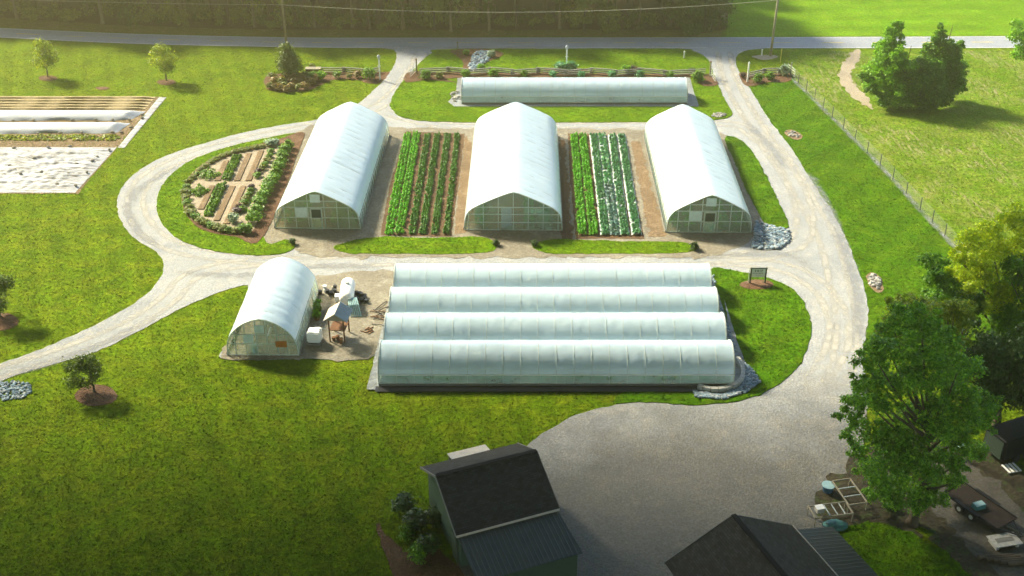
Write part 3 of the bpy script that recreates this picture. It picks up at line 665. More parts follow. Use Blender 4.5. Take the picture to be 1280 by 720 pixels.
GG = 'big arched greenhouses across the middle'
specs = [('white arched greenhouse on the left with door and shutter beside the oval garden', (-18.65, 99.23), 1.5, 8.3, 3.97, 'door', 'gable_y', 3),
         ('white arched greenhouse in the middle with a gridded end wall without a door', (0.12, 98.91), .75, 9.4, 4.05, 'grid', 'gable', 11),
         ('white arched greenhouse on the right with door, next to the blue stone patch', (18.75, 98.43), .5, 8.15, 3.97, 'door', 'gable', 23)]
for lab, (x, y), ang, W, H, st, gf, sdd in specs:
    g = greenhouse('arched_greenhouse', lab, (x, y, .06), R(-ang), W, H, 23.3, GOTH, st, gf, GG, seed=sdd, hip=1.05, frame='paleframe' if gf == 'gable_y' else 'frame')
    nm = lab.split(' greenhouse ')[1].split(' with')[0].replace(', next', '').split(',')[0]
    rect = sheet('soil', None, .085, M['soil'], world_pts=[g.matrix_basis @ Vector((a * (W / 2 - .1), b, 0)) for a, b in ((-1, .2), (1, .2), (1, 23), (-1, 23))])
    mm = Matrix.Translation((x, y, .08)) @ Matrix.Rotation(R(-ang), 4, 'Z')
    xs = (-3.1, -1.6, 1.6, 3.1) if st == 'door' else (-3.3, 1.5, 3.1)
    for i, xx in enumerate(xs):
        crop_row(mm @ Vector((xx, 1.0, 0)), mm @ Vector((xx, 22, 0)), 1.0, 1.5 if i % 2 else 1.1, F['crop'], .3, 'crop row inside the arched greenhouse %s, %s from its left' % (['on the left', 'in the middle', 'on the right'][int(sdd > 5) + int(sdd > 15)], ORD[i]), 'crop rows inside the arched greenhouses', name='crop_row', sp=.5)
# small greenhouse
g4 = greenhouse('small_greenhouse', 'small rounded white greenhouse beside the gravel yard with pale shutters in its end wall', (-19.8, 77.2, .06), R(-.6), 5.7, 3.4, 10.1, ROUND, 'small', 'gable_y', None, 'cover', 1.2, .03, 1.25, True, 31)
# long tunnels
TL = 27.05; LG = 'long low tunnels side by side'
LN = ['front', 'second', 'third', 'rear']
for i in range(4):
    yc = 74.95 + 4.12 * i; x0 = -10.1 + .03 * i
    lab = ['nearest long low tunnel, its grey side curtain facing the mown lawn', 'second long low tunnel counted from the mown lawn', 'third long low tunnel counted from the mown lawn', 'farthest of the four joined long low tunnels, beside the main gravel drive'][i]
    g = greenhouse('long_tunnel', lab, (x0 + TL, yc, .11), R(90), 3.95, 2.5, TL, QUON, 'none', 'curtain', LG, 'longcover', 1.27, .04, 1.0, True, 50 + i) if False else None
def long_tunnel(lab, x0, yc, L, W, H, seed, group, bay=1.35, hip=.98):
    t = empty('long_tunnel', (x0 + L, yc, .10), R(90), label=lab, cat='greenhouse', group=group)   # local +y runs toward -x
    link('cover', skin(W, H, L, QUON, hip, 99, bay, .008, n=28, seed=seed, wr=.032), M['longcover'], t)
    for side in (-1, 1):
        m2 = skin(W, H, L, QUON, 0, hip, bay, .02, .015, n=28, seed=seed + 3)
        bm = bmesh.new(); bm.from_mesh(m2); bmesh.ops.delete(bm, geom=[v for v in bm.verts if v.co.x * side < 0], context='VERTS'); bm.to_mesh(m2); bm.free()
        link('side_curtain', m2, M['curtain'], t)
        MB().box((side * (W / 2 + .035), L / 2, .09), (.05, L, .18)).build('baseboard', M['board'], t)
        MB().tube([(side * (W / 2 + .03), 0, hip), (side * (W / 2 + .03), L, hip)], .045, 6).build('hip_rail', M['white'], t)
    hm = hoop_mesh(W + .02, H + .01, QUON, .016); nb = int(round(L / bay))
    for i in range(nb + 1): link('hoop', hm, M['frame'], t, loc=(0, min(L, max(0, i * L / nb)), 0))
    for y in (0, L):
        P = resample(QUON, 30); MB().add([(p.x * (W / 2 - .04), y, p.y * (H - .04) + .02) for p in P], [tuple(range(len(P)))]).build('end_film', M['longcover'], t)
        eb = MB(); pv = [(p.x * W / 2, y, p.y * H) for p in P]
        for a, b in zip(pv, pv[1:]): eb.bar(a, b, .09)
        for x in (-.5, .5): eb.box((x, y, H * .45), (.07, .07, H * .9))
        eb.build('end_frame', M['frame'], t)
    return t
for i in range(4):
    lab = ['nearest long low tunnel, its grey side curtain facing the mown lawn', 'second long low tunnel counted from the mown lawn', 'third long low tunnel counted from the mown lawn', 'farthest of the four joined long low tunnels, beside the main gravel drive'][i]
    x0 = -10.15 + .03 * i; yc = 74.95 + 4.12 * i
    long_tunnel(lab, x0, yc, TL, 3.95, 2.5, 50 + i, LG)
    for s in (-1, 0, 1):
        crop_row((x0 + .8, yc + s * 1.15, .11), (x0 + TL - .8, yc + s * 1.15, .11), .8, .75, F['crop'], .24,
                 'green crop row in the %s, %s' % (['nearest long tunnel', 'second long tunnel', 'third long tunnel', 'farthest joined long tunnel'][i], ['on the side toward the lawn', 'along its middle', 'on the side toward the road'][s + 1]), 'crop rows inside the long tunnels', dens=.7, lanes=1, sp=.4)
long_tunnel('long white tunnel standing alone behind the three arched greenhouses near the road', -6.05, 134.1, 27.1, 4.1, 2.5, 77, None)
# flat black strip along the nearest tunnel
rect_sheet('black_strip', -10.4, 72.15, 16.6, 72.85, .106, M['black'])

# ------------------------------------------------------------------ crops in the open beds
rows1 = [(510, 486), (521, 499), (534.5, 515), (547, 528), (560, 543), (572, 558)]
for i, (a, b) in enumerate(rows1):
    mt = F['lettuce'] if i < 2 else F['crop']
    crop_row(G(b, 294) + Vector((0, 0, .08)), G(a, 169) + Vector((0, 0, .08)), [.85, .85, .66, .66, .66, .55][i], .55 if i < 2 else .42, mt, .16,
             ('bright green crop row left of the middle greenhouse, %s from the left' if i < 2 else 'dark green crop row left of the middle greenhouse, %s from the left') % ORD[i],
             'crop rows between the left and middle greenhouse', dens=2.4, lanes=3, sp=.3)
rows2 = [(717.5, 728), (728, 742), (742, 757), (752.5, 769), (765, 781), (776.5, 796)]
for i, (a, b) in enumerate(rows2):
    P0 = G(b, 295) + Vector((0, 0, .08)); P1 = G(a, 170) + Vector((0, 0, .08))
    if i >= 2:
        for sgn in (-1, 1):
            q = (P1 - P0).normalized(); nrm = Vector((-q.y, q.x, 0)) * .46 * sgn
            if sgn == 1 or i == 5: pass
        mb = MB(); v = []
        for k in range(61):
            c = P0.lerp(P1, k / 60); q = (P1 - P0).normalized(); nr = Vector((-q.y, q.x, 0))
            for o, zz in ((-.50, .0), (-.36, .12), (.36, .12), (.50, .0)):
                v.append(c + nr * (o + .03 * noise.noise(c * 2 + Vector((o * 9, 0, 0)))) + Vector((0, 0, zz)))
        mb.add(v, [(4 * k + j, 4 * k + j + 1, 4 * k + j + 5, 4 * k + j + 4) for k in range(60) for j in range(3)])
        mb.build('plastic_mulch', M['mulchfilm'], label='white plastic film strip under the kale, %s from the left of its bed' % ORD[i], cat='plastic mulch', group='plastic film strips under the kale rows')
        P0 = P0 + Vector((0, 0, .1)); P1 = P1 + Vector((0, 0, .1))
    mt = F['lettuce'] if i < 2 else F['kale']
    lab = 'leafy yellow-green crop row right of the middle greenhouse, %s from the left' if i < 2 else 'blue-green kale row on plastic right of the middle greenhouse, %s from the left'
    if i == 3:      # the near half of this row is bluer
        md = P0.lerp(P1, .45)
        crop_row(P0, md, .85, .35, F['bluekale'], .26, 'pale blue kale row, near half of the fourth row right of the middle greenhouse', 'crop rows right of the middle greenhouse', dens=1.3, lanes=2, sp=.34)
        crop_row(md, P1, .85, .35, mt, .26, 'green kale row, far half of the fourth row right of the middle greenhouse', 'crop rows right of the middle greenhouse', dens=1.3, lanes=2, sp=.34)
    else:
        crop_row(P0, P1, .82 if i < 2 else .74, .55 if i < 2 else .35, mt, .18, lab % ORD[i], 'crop rows right of the middle greenhouse', dens=2.4, lanes=3, sp=.32)

# ------------------------------------------------------------------ shrubs
def shrub_mesh(name, n=420, leaf=.16, seed=0, core=.78):
    bl = [(0, 0, .5, .5, .5, .48)] + [(random.uniform(-.25, .25), random.uniform(-.25, .25), random.uniform(.35, .7), .28, .28, .28) for _ in range(5)]
    c, nr = crown_points(bl, n, .8); me = quads_mesh(name, c, nr, leaf * (.6 + .8 * rng.random(n)), .8)
    return me
SM = {k: [shrub_mesh('shrub', n, lf) for _ in range(3)] for k, (n, lf) in {'a': (700, .16), 'b': (420, .22)}.items()}
def shrub(p, d, h, mat, label, group=None, name='shrub', cat='shrub', kind='a', z=.1):
    src = random.choice(SM[kind]); key = src.name + mat.name
    me = bpy.data.meshes.get(key)
    if not me: me = src.copy(); me.name = key; me.materials.clear(); me.materials.append(mat)
    o = link(name, me, None, None, loc=(p.x, p.y, z), rz=random.uniform(0, 6.28), label=label, cat=cat, group=group); o.scale = (d, d, h); return o
def z5(x, y): return 200 + x / 3.271, 120 + y / 3.271
for i, (x, y) in enumerate([(525, 210), (512, 232), (505, 255), (495, 278), (488, 300), (477, 326), (462, 350), (450, 372), (438, 394), (425, 418), (410, 448), (395, 478), (385, 512)]):
    shrub(G(*z5(x, y + 8)), 1.22 + .02 * i, 1.0, F['box'], 'round boxwood bush beside the left greenhouse, %s from the far end of the line' % ORD[i], 'round boxwoods beside the left greenhouse', 'boxwood_bush')
shrub(G(*z5(353, 562)), 1.3, .85, F['box'], 'round boxwood bush at the near tip of the oval garden', None, 'boxwood_bush')
edge = [(110, 378), (104, 398), (106, 420), (112, 442), (122, 462), (130, 482), (148, 500), (168, 514), (188, 526), (210, 536), (233, 544), (258, 550), (284, 554), (312, 557)]
for i, (x, y) in enumerate(edge):
    shrub(G(*z5(x, y + 4)), .95 if i not in (5, 1) else 1.2, .5, F['hedge'] if i % 3 else F['box'], 'low bush edging the oval garden on its near side, %s counted from the left tip' % ORD[i], 'low edging bushes of the oval garden', 'edging_bush')
edge2 = [(118, 352), (135, 338), (150, 322), (168, 305), (188, 290), (208, 275), (230, 262), (255, 250), (280, 240), (308, 232), (335, 227), (362, 221), (390, 215), (418, 211)]
for i, (x, y) in enumerate(edge2):
    shrub(G(*z5(x, y + 3)), .85, .36, F['hedge'], 'low bush edging the oval garden on its far side, %s counted from the left tip' % ORD[i], 'low edging bushes of the oval garden', 'edging_bush')
shrub(G(*z5(461, 205)), 1.5, .7, F['silver'], 'silvery green bush at the far tip of the oval garden', None, 'silver_bush')
def gbed(a, b, w, mat, label, kind, group):
    A, B = G(*z5(*a)), G(*z5(*b))
    if kind == 'soil':
        d = (B - A).normalized(); n = Vector((-d.y, d.x, 0)) * w / 2; mb = MB(); K = 14; v = []
        for k in range(K + 1):
            c = A.lerp(B, k / K); j = .06 * noise.noise(c * 1.5)
            for o, z in ((-1, .112), (-.8, .2), (.8, .2), (1, .112)): v.append(c + n * o * (1 + j) + Vector((0, 0, z + .02 * noise.noise(c * 3 + Vector((o, 0, 0))))))
        mb.add(v, [(4 * k + j, 4 * k + j + 1, 4 * k + j + 5, 4 * k + j + 4) for k in range(K) for j in range(3)] + [(0, 4, 5, 1)])
        return mb.build('garden_bed', mat, label=label, cat='garden bed', group=group)
    crop_row(A + Vector((0, 0, .1)), B + Vector((0, 0, .1)), w, .55, mat, .22, label, group, dens=2.2, lanes=3, name='planted_strip', cat='plants', sp=.25)
GB = 'soil beds in the oval garden'; GP = 'planted strips in the oval garden'
gbed((225, 318), (172, 340), 2.2, F['box'], 'oval green planting at the left end of the garden, far half', 'p', GP)
gbed((185, 385), (138, 410), 1.8, F['box'], 'oval green planting at the left end of the garden, near half', 'p', GP)
for i, (a, b, hn) in enumerate([((272, 270), (236, 352), 'first bare soil bed from the left, far half of the oval garden'), ((365, 240), (316, 352), 'second bare soil bed from the left, far half of the oval garden'), ((415, 228), (362, 352), 'third bare soil bed from the left, far half of the oval garden'),
                            ((215, 372), (168, 468), 'first bare soil bed from the left, near half of the oval garden'), ((298, 374), (232, 515), 'second bare soil bed from the left, near half of the oval garden'), ((342, 374), (272, 528), 'third bare soil bed from the left, near half of the oval garden')]):
    gbed(a, b, .68, M['tansoil'], hn, 'soil', GB)
gbed((318, 250), (270, 350), .95, F['box'], 'green leafy strip in the far half of the oval garden', 'p', GP)
gbed((256, 366), (198, 495), 1.0, F['box'], 'green leafy strip in the near half of the oval garden', 'p', GP)
for i, (x, y, d, mt) in enumerate([(455, 232, .9, 'box'), (448, 250, .8, 'box'), (440, 268, .85, 'hedge'), (430, 285, .8, 'box'), (418, 300, .8, 'hedge'), (405, 313, .8, 'plum'), (400, 330, .9, 'box')]):
    shrub(G(*z5(x, y + 5)), d, .5, F[mt], 'small %s perennial in the far half of the oval garden, %s from the far end' % ('purple' if mt == 'plum' else 'green', ORD[i]), 'perennials in the oval garden', 'perennial', 'plant', 'b', .11)
for i, (x, y, d, mt) in enumerate([(376, 377, .7, 'plum'), (372, 392, .7, 'box'), (366, 408, .8, 'box'), (356, 425, .8, 'hedge'), (350, 440, .9, 'box'), (328, 458, .8, 'plum'), (318, 475, 1.0, 'plum'), (340, 468, .9, 'box')]):
    shrub(G(*z5(x, y + 5)), d, .5, F[mt], 'small %s perennial in the near half of the oval garden, %s from the central path' % ('purple' if mt == 'plum' else 'green', ORD[i]), 'perennials in the oval garden', 'perennial', 'plant', 'b', .11)
shrub(G(*z5(303, 520)), 1.15, .9, F['silver'], 'pale grey-green bush in the near half of the oval garden', None, 'silver_bush')

# bed with the upright tree by the road
for i, (x, y, d) in enumerate([(341, 97, 1.3), (344, 102, 1.2), (353, 100, 1.4), (352, 104, 1.3), (360, 97, 1.3), (366, 100, 1.3), (372, 97, 1.3), (371, 103, 1.4), (379, 100, 1.4), (383, 96, 1.3), (388, 103, 1.4), (396, 99, 1.1),
                               (338, 109, .9), (344, 110, .9), (350, 111, 1.0), (356, 109, .9), (359, 113, 1.0), (365, 110, 1.0), (372, 111, 1.0), (381, 109, 1.1)]):
    shrub(G(x, y + 2), d, .9, F['red'] if i % 3 else F['hedge'], '%s shrub under the upright roadside tree, %s' % ('russet' if i % 3 else 'dull green', 'back group, %s from left' % ORD[i] if i < 12 else 'front row, %s from left' % ORD[i - 12]), 'shrubs in the roadside bed', kind='b', z=.02)
for i, (x, y, d, mt, lab) in enumerate([(391, 98, 1.2, 'box', 'green shrub at the left end of the split-rail fence'), (402, 98.5, 1.3, 'copselight', 'bright green shrub at the left end of the split-rail fence'), (421, 96, 1.1, 'box', 'small green shrub against the left split-rail fence'),
      (437, 97, .7, 'hedge', 'tiny shrub in the middle of the left split-rail fence'), (448, 95.5, 1.1, 'red', 'russet shrub near the right end of the left split-rail fence'), (462, 97, 1.8, 'box', 'large round green bush beside the left drive entrance'), (532, 97.5, 1.5, 'box', 'green bush just right of the left drive entrance'),
      (549, 97, 1.1, 'hedge', 'small dull shrub right of the left drive entrance'), (582, 95, 1.2, 'box', 'green shrub at the fence below the stone creek'), (617, 94.5, 1.2, 'copselight', 'green shrub behind the lone tunnel, first from its left end'), (655, 94.5, 1.0, 'box', 'green shrub behind the lone tunnel, second from its left end'),
      (691, 95.5, 1.0, 'kale', 'green shrub behind the lone tunnel, third from its left end'), (727, 95.5, 1.0, 'kale', 'green shrub behind the lone tunnel, fourth from its left end'), (764, 95.5, 1.1, 'kale', 'green shrub behind the lone tunnel, fifth from its left end'), (800, 95.5, 1.1, 'kale', 'green shrub behind the lone tunnel, sixth from its left end'), (837, 96, 1.0, 'box', 'green shrub behind the lone tunnel, seventh from its left end'),
      (872, 100.5, 1.7, 'box', 'large green bush left of the right drive entrance'), (865, 91, .9, 'dark', 'small dark shrub behind the fence near the right drive entrance'), (583, 68, .9, 'box', 'small shrub in the mulch left of the stone creek'), (614, 70.5, 1.1, 'silver', 'small pale shrub in the mulch right of the stone creek'),
      (601, 88, 1.2, 'copselight', 'yellow-green clump at the foot of the stone creek'), (700, 88.5, 1.7, 'kale', 'dense green bush at the foot of the white lamp post, left side'), (714, 88.5, 1.7, 'kale', 'dense green bush at the foot of the white lamp post, right side'), (783, 90.5, 1.4, 'copselight', 'spreading green clump on the lawn behind the fence'), (792, 89.5, 1.1, 'plum', 'dark maroon shrub on the lawn behind the fence'),
      (947, 101, 1.3, 'copse', 'dark green shrub right of the right drive entrance'), (962, 98, 1.2, 'box', 'green shrub before the short fence at the right entrance'), (979, 92, 1.6, 'silver', 'pale bluish shrub at the corner of the wire fence'), (929, 96, .8, 'plum', 'small purple shrub at the right drive entrance'), (391, 85.5, .9, 'hedge', 'small shrub behind the wooden planter'),
      (620, 306, .7, 'dark', 'dark tuft at the right tip of the lawn strip left of the middle greenhouse'), (668, 307, .7, 'dark', 'dark tuft at the left tip of the lawn strip right of the middle greenhouse'), (868, 311, .9, 'dark', 'dark tuft at the right tip of the lawn strip near the right greenhouse'), (366, 304, .7, 'dark', 'dark tuft where the oval lawn meets the left greenhouse yard')]):
    shrub(G(x, y + 1.5), d, d * .75, F[mt], lab, 'shrubs along the roadside fence' if y < 104 else 'tufts at the lawn tips', kind='a' if mt != 'red' else 'b', z=.1)

# ------------------------------------------------------------------ trees
def rblobs(n, cx, cy, cz, R_, H_, r0, r1, up=0):
    out = []
    for _ in range(n):
        a = random.uniform(0, 6.28); q = random.random() ** .5; z = random.uniform(-1, 1); w = math.sqrt(max(0, 1 - z * z))
        r = random.uniform(r0, r1); out.append((cx + math.cos(a) * q * w * R_, cy + math.sin(a) * q * w * R_, cz + z * H_, r, r, r * .85))
    return out
b = G(118, 490)
make_tree('young_tree', 'young dark green tree in its mulch ring on the lawn beside the left drive', (b.x, b.y, .03), rblobs(26, -.55, 0, 1.9, 1.35, 1.1, .35, .65), 3600, .15, F['young'], M['bark'], .09, 2.6)
b = G(0, 396)
make_tree('young_tree', 'dark rounded young tree cut by the left picture edge on its mulch ring', (b.x, b.y, .03), rblobs(30, .1, 0, 2.4, 1.7, 1.5, .4, .75), 4600, .16, F['young'], M['bark'], .1, 3.2)
for x, y, lab in ((60, 98, 'pale leafy young tree near the road, left of the row of white field covers top'), (208, 103, 'pale leafy young tree near the road, between the field covers and the upright tree')):
    b = G(x, y - 2)
    make_tree('young_tree', lab, (b.x, b.y, .03), rblobs(30, 0, 0, 3.0, 1.6, 1.5, .45, .8), 2600, .2, F['yellowgreen'], M['barkpale'], .09, 4)
b = G(362, 97)
make_tree('upright_tree', 'dense upright tree standing in the russet shrub bed beside the road', (b.x, b.y, .03), [(0, 0, 1.2 + k * .32, max(.35, 1.75 - .02 * k * k), max(.35, 1.75 - .02 * k * k), .8) for k in range(9)] + rblobs(14, 0, 0, 2.8, 1.4, 1.6, .3, .6), 4200, .24, F['young'], M['bark'], .12, 4.4)

cp = [('slender_tree', 'tall slender bright green tree on the left of the round copse', (1112, 128), [(1120, 32, .9, 0), (1118, 42, 1.1, 0), (1113, 52, 1.3, 0), (1106, 64, 1.5, 0), (1100, 78, 1.6, 0), (1122, 58, 1.0, .4), (1096, 92, 1.6, 0), (1094, 106, 1.5, 0), (1112, 75, 1.5, .5), (1110, 92, 1.7, .3)], 9000, 'copselight'),
      ('broad_tree', 'broad bright green tree at the front left of the round copse', (1125, 134), [(1121, 66, 1.2, 0), (1117, 80, 1.6, 0), (1128, 82, 1.6, 0), (1113, 95, 1.8, 0), (1128, 98, 2.0, 0), (1118, 112, 1.9, -.3), (1133, 112, 1.8, -.3), (1122, 125, 1.4, -.5)], 9000, 'copselight'),
      ('slender_tree', 'tall slender tree with a pointed top on the right of the round copse', (1172, 126), [(1176, 33, .5, 0), (1175, 42, .7, 0), (1176, 52, 1.2, 0), (1168, 62, 1.4, 0), (1183, 60, 1.2, 0), (1172, 75, 1.8, 0), (1180, 88, 1.9, 0), (1168, 90, 1.8, 0), (1160, 58, .6, 0)], 9000, 'copse'),
      ('broad_tree', 'leafy tree on the right edge of the round copse', (1190, 126), [(1197, 58, .8, 0), (1193, 66, 1.2, 0), (1190, 78, 1.5, 0), (1197, 86, 1.3, 0), (1194, 98, 1.5, 0), (1187, 108, 1.5, 0), (1198, 110, 1.0, 0)], 6500, 'copse'),
      ('bramble_thicket', 'dark low thicket filling the front of the round copse', (1150, 136), [(1140, 92, 1.4, .8), (1155, 86, 1.5, .8), (1150, 102, 1.9, 0), (1163, 108, 1.9, 0), (1145, 118, 1.8, -.2), (1160, 122, 1.7, -.2), (1175, 118, 1.6, 0), (1182, 126, 1.0, 0), (1135, 126, 1.3, -.3), (1150, 130, 1.1, -.5), (1168, 130, 1.1, -.4), (1105, 126, 1.1, 0), (1090, 112, .8, 0), (1082, 98, .9, 1), (1148, 84, 1.5, .6), (1150, 92, 1.7, .3), (1140, 104, 1.7, 0), (1156, 96, 1.7, 0)], 16000, 'thicket')]
for nm, lab, base, bl, n, mt in cp:
    px_tree(nm, lab, base, bl, int(n * 1.2), .26, F[mt], M['bark'], .14, group='trees of the round copse', surf=.6)
px_tree('broad_tree', 'bright green tree cut by the right picture edge near the road', (1290, 95), [(1275, 40, 1.6, 0), (1285, 55, 2.2, 0), (1278, 68, 1.2, 0), (1295, 45, 2.5, 0), (1300, 75, 2, 0)], 5000, .3, F['copselight'], M['bark'], .2)

# big maple at right
mb_ = []
for (x, y, r) in [(1100, 470, 1.5), (1080, 500, 1.2), (1065, 520, 1.0), (1085, 540, 1.5), (1075, 565, 1.1), (1105, 570, 1.7), (1095, 600, 1.2), (1125, 600, 1.6), (1120, 440, 1.6), (1145, 425, 1.5), (1170, 440, 1.7), (1125, 480, 1.9), (1155, 475, 2.0), (1185, 470, 1.8), (1205, 490, 1.7), (1215, 515, 1.6),
                 (1230, 530, 1.0), (1190, 520, 1.9), (1160, 520, 2.1), (1130, 530, 2.1), (1145, 570, 2.0), (1180, 560, 1.8), (1205, 550, 1.3), (1170, 600, 1.5), (1145, 615, 1.3), (1100, 500, 1.7), (1060, 545, .7), (1050, 520, .5), (1110, 415, 1.1), (1085, 450, 1.1), (1195, 585, 1.0), (1075, 480, 1.0), (1090, 620, .8), (1110, 635, .8), (1120, 400, 1.2), (1140, 395, 1.2), (1165, 405, 1.3), (1095, 430, 1.2), (1190, 430, 1.4), (1215, 460, 1.2), (1235, 500, 1.0), (1070, 500, 1.1), (1120, 622, 1.2), (1145, 632, 1.1), (1168, 622, 1.1), (1105, 610, 1.1), (1190, 602, 1.0), (1160, 590, 1.5), (1130, 575, 1.6), (1215, 560, 1.1), (1085, 585, 1.1)]:
    mb_.append((x, y, r * .8, random.uniform(-2.2, 2.0)))
px_tree('maple_tree', 'large full green tree in the right foreground beside the gravel court', (1140, 655), mb_, 46000, .19, F['maple'], M['bark'], .32, h=9, ntips=22, surf=.45)
px_tree('yellowing_tree', 'tree with yellow-green top behind the large foreground tree', (1165, 560), [(x, y, r * .85, random.uniform(-1.5, 1.5)) for x, y, r in [(1120, 385, 1.0), (1135, 378, 1.2), (1155, 385, 1.5), (1140, 400, 1.6), (1175, 390, 1.5), (1120, 405, 1.1), (1160, 410, 1.8), (1190, 405, 1.6), (1110, 425, 1.3), (1185, 430, 1.7), (1200, 385, 1.2)]], 12000, .21, F['yellowgreen'], M['bark'], .22, h=10)
px_tree('golden_tree', 'tall tree with golden yellow crown at the right picture edge', (1232, 490), [(x, y, r * .85, random.uniform(-1.5, 1.5)) for x, y, r in [(1270, 270, 1.3), (1282, 285, 1.6), (1232, 292, 1.3), (1218, 305, 1.3), (1240, 312, 1.8), (1262, 308, 1.2), (1215, 328, 1.5), (1238, 335, 1.8), (1200, 340, 1.2), (1222, 350, 1.4), (1195, 322, .8), (1262, 372, 1.6), (1250, 358, 1.4), (1275, 385, 1.6), (1240, 385, 1.1), (1205, 365, .8)]], 17000, .21, F['gold'], M['barkpale'], .3, h=13, lean=(.5, 0))
px_tree('broad_tree', 'mid green tree left of the golden crown, above the wire fence end', (1190, 480), [(x, y, r * .85, random.uniform(-1.5, 1.5)) for x, y, r in [(1162, 325, .9), (1172, 332, 1.0), (1180, 350, 1.4), (1165, 350, 1.1), (1195, 370, 1.5), (1175, 372, 1.4), (1160, 372, .8), (1205, 395, 1.6), (1215, 378, 1.3)]], 9000, .21, F['copse'], M['bark'], .2, h=9)
px_tree('broad_tree', 'green tree filling the right picture edge under the golden crown', (1275, 500), [(x, y, r * .9, random.uniform(-1.5, 1.5)) for x, y, r in [(1275, 345, 1.5), (1285, 325, 1.4), (1290, 370, 2), (1262, 400, 1.6), (1280, 415, 2), (1255, 425, 1.6), (1300, 400, 2.5), (1270, 330, .9)]], 12000, .22, F['copse'], M['bark'], .25, h=9)
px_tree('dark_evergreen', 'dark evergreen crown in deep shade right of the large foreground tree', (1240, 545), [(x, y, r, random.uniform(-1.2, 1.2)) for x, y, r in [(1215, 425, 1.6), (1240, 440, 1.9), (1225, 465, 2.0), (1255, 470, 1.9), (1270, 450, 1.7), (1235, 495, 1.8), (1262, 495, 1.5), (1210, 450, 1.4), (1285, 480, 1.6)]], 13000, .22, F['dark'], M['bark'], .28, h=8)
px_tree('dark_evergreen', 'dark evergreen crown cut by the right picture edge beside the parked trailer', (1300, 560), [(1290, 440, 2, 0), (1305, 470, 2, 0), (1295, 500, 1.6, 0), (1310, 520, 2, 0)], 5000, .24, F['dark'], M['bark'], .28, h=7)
# shrubs by the dark shed
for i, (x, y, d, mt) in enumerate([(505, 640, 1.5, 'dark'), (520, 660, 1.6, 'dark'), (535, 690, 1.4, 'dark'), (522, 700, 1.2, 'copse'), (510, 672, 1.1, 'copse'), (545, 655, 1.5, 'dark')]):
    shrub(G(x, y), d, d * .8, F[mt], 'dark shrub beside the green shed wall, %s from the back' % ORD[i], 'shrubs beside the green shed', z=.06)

# woodland across the road
WT = []
for k in range(5):
    h = random.uniform(10.5, 13); cb = random.uniform(3.6, 6)
    bl = rblobs(20, 0, 0, (cb + h) / 2 + .5, 3.2, (h - cb) / 2, 1.0, 1.9)
    t = make_tree('woodland_tree', 'bare-trunked tree in the dark wood across the road', (0, 0, 0), bl, 3000, .8, F['wood'] if k % 2 else F['wooddark'], M['barkpale'] if k % 2 == 0 else M['bark'], .16 + .04 * (k % 3), h, group='trees in the wood across the road', surf=.3)
    WT.append(t)
cnt = 0; occ = []
def edgeY(x):   # where the wood begins
    pts = [(p.x, p.y) for p in _wf]
    for (a, c), (b_, d) in zip(pts, pts[1:]):
        if a <= x <= b_: return c + (d - c) * (x - a) / (b_ - a)
    return pts[0][1]
for j, dy in enumerate((1.5, 5, 9, 14, 20)):
    x = -112 + j * 1.7
    while x < 31:
        xx = x + random.uniform(-1.4, 1.4); yy = edgeY(xx) + dy + random.uniform(-1.3, 1.3)
        src = WT[cnt % 5]; o = src if cnt < 5 else copytree(src)
        o.location = (xx, yy, 0); o.rotation_euler.z = random.uniform(0, 6.28); s = random.uniform(.85, 1.2); o.scale = (s, s, s); cnt += 1
        x += random.uniform(3.2, 5.2) if j < 2 else random.uniform(4.0, 6)
c_, n_ = [], []
_k = 26000; _x = rng.uniform(-190, 42, _k); _y = rng.uniform(24, 85, _k); _z = rng.uniform(4, 12, _k) + 2 * np.sin(_x * .3) + 1.5 * np.sin(_y * .4 + _x * .1)
_e = np.array([edgeY(max(min(float(q), 30), _wf[0].x + .1)) for q in _x])
link('deep_woodland', quads_mesh('deep_woodland', np.stack([_x, _y + _e, _z], 1), rng.normal(size=(_k, 3)) + np.array([0, 0, 1.]), rng.uniform(.9, 1.9, _k)), F['wooddark'], label='deep mass of the wood behind its front trees', kind='stuff')
# understory saplings and bushes at the wood edge
us = []
for k in range(3):
    us.append([link('understory_bush', crown_mesh('understory_bush', rblobs(9, 0, 0, 1.1, 1.5, .9, .5, 1.0), 420, .33, .4), F['wood'] if k < 2 else F['wooddark'], None, label='loose green bush at the edge of the wood across the road', cat='bush', group='bushes at the wood edge')])
c2 = 0; x = -100
while x < 29:
    o = us[c2 % 3][0] if c2 < 3 else us[c2 % 3][0].copy()
    if c2 >= 3: COL.objects.link(o)
    o.location = (x, edgeY(x) + random.uniform(.3, 5), 0); o.rotation_euler.z = random.uniform(0, 6); s = random.uniform(.5, 1.5); o.scale = (s, s, s * random.uniform(.8, 1.6)); c2 += 1
    x += random.uniform(1.1, 2.4)
for x, y, r, mt, lab in [(880, 30, 2.6, 'dark', 'dense dark evergreen at the right end of the wood'), (898, 26, 2.4, 'wooddark', 'dark green bushy tree at the outermost right end of the wood'), (860, 34, 1.8, 'wooddark', 'green bushy tree just inside the right end of the wood'), (760, 33, 1.2, 'wood', 'low green bush at the wood edge above the lone tunnel')]:
    p = G(x, y + 8); make_tree('edge_tree', lab, (p.x, p.y, 0), rblobs(18, 0, 0, r * 1.6, r * 1.1, r * 1.5, r * .35, r * .6), 3500, .36, F[mt], M['bark'], .15, r * 2.5, surf=.4)

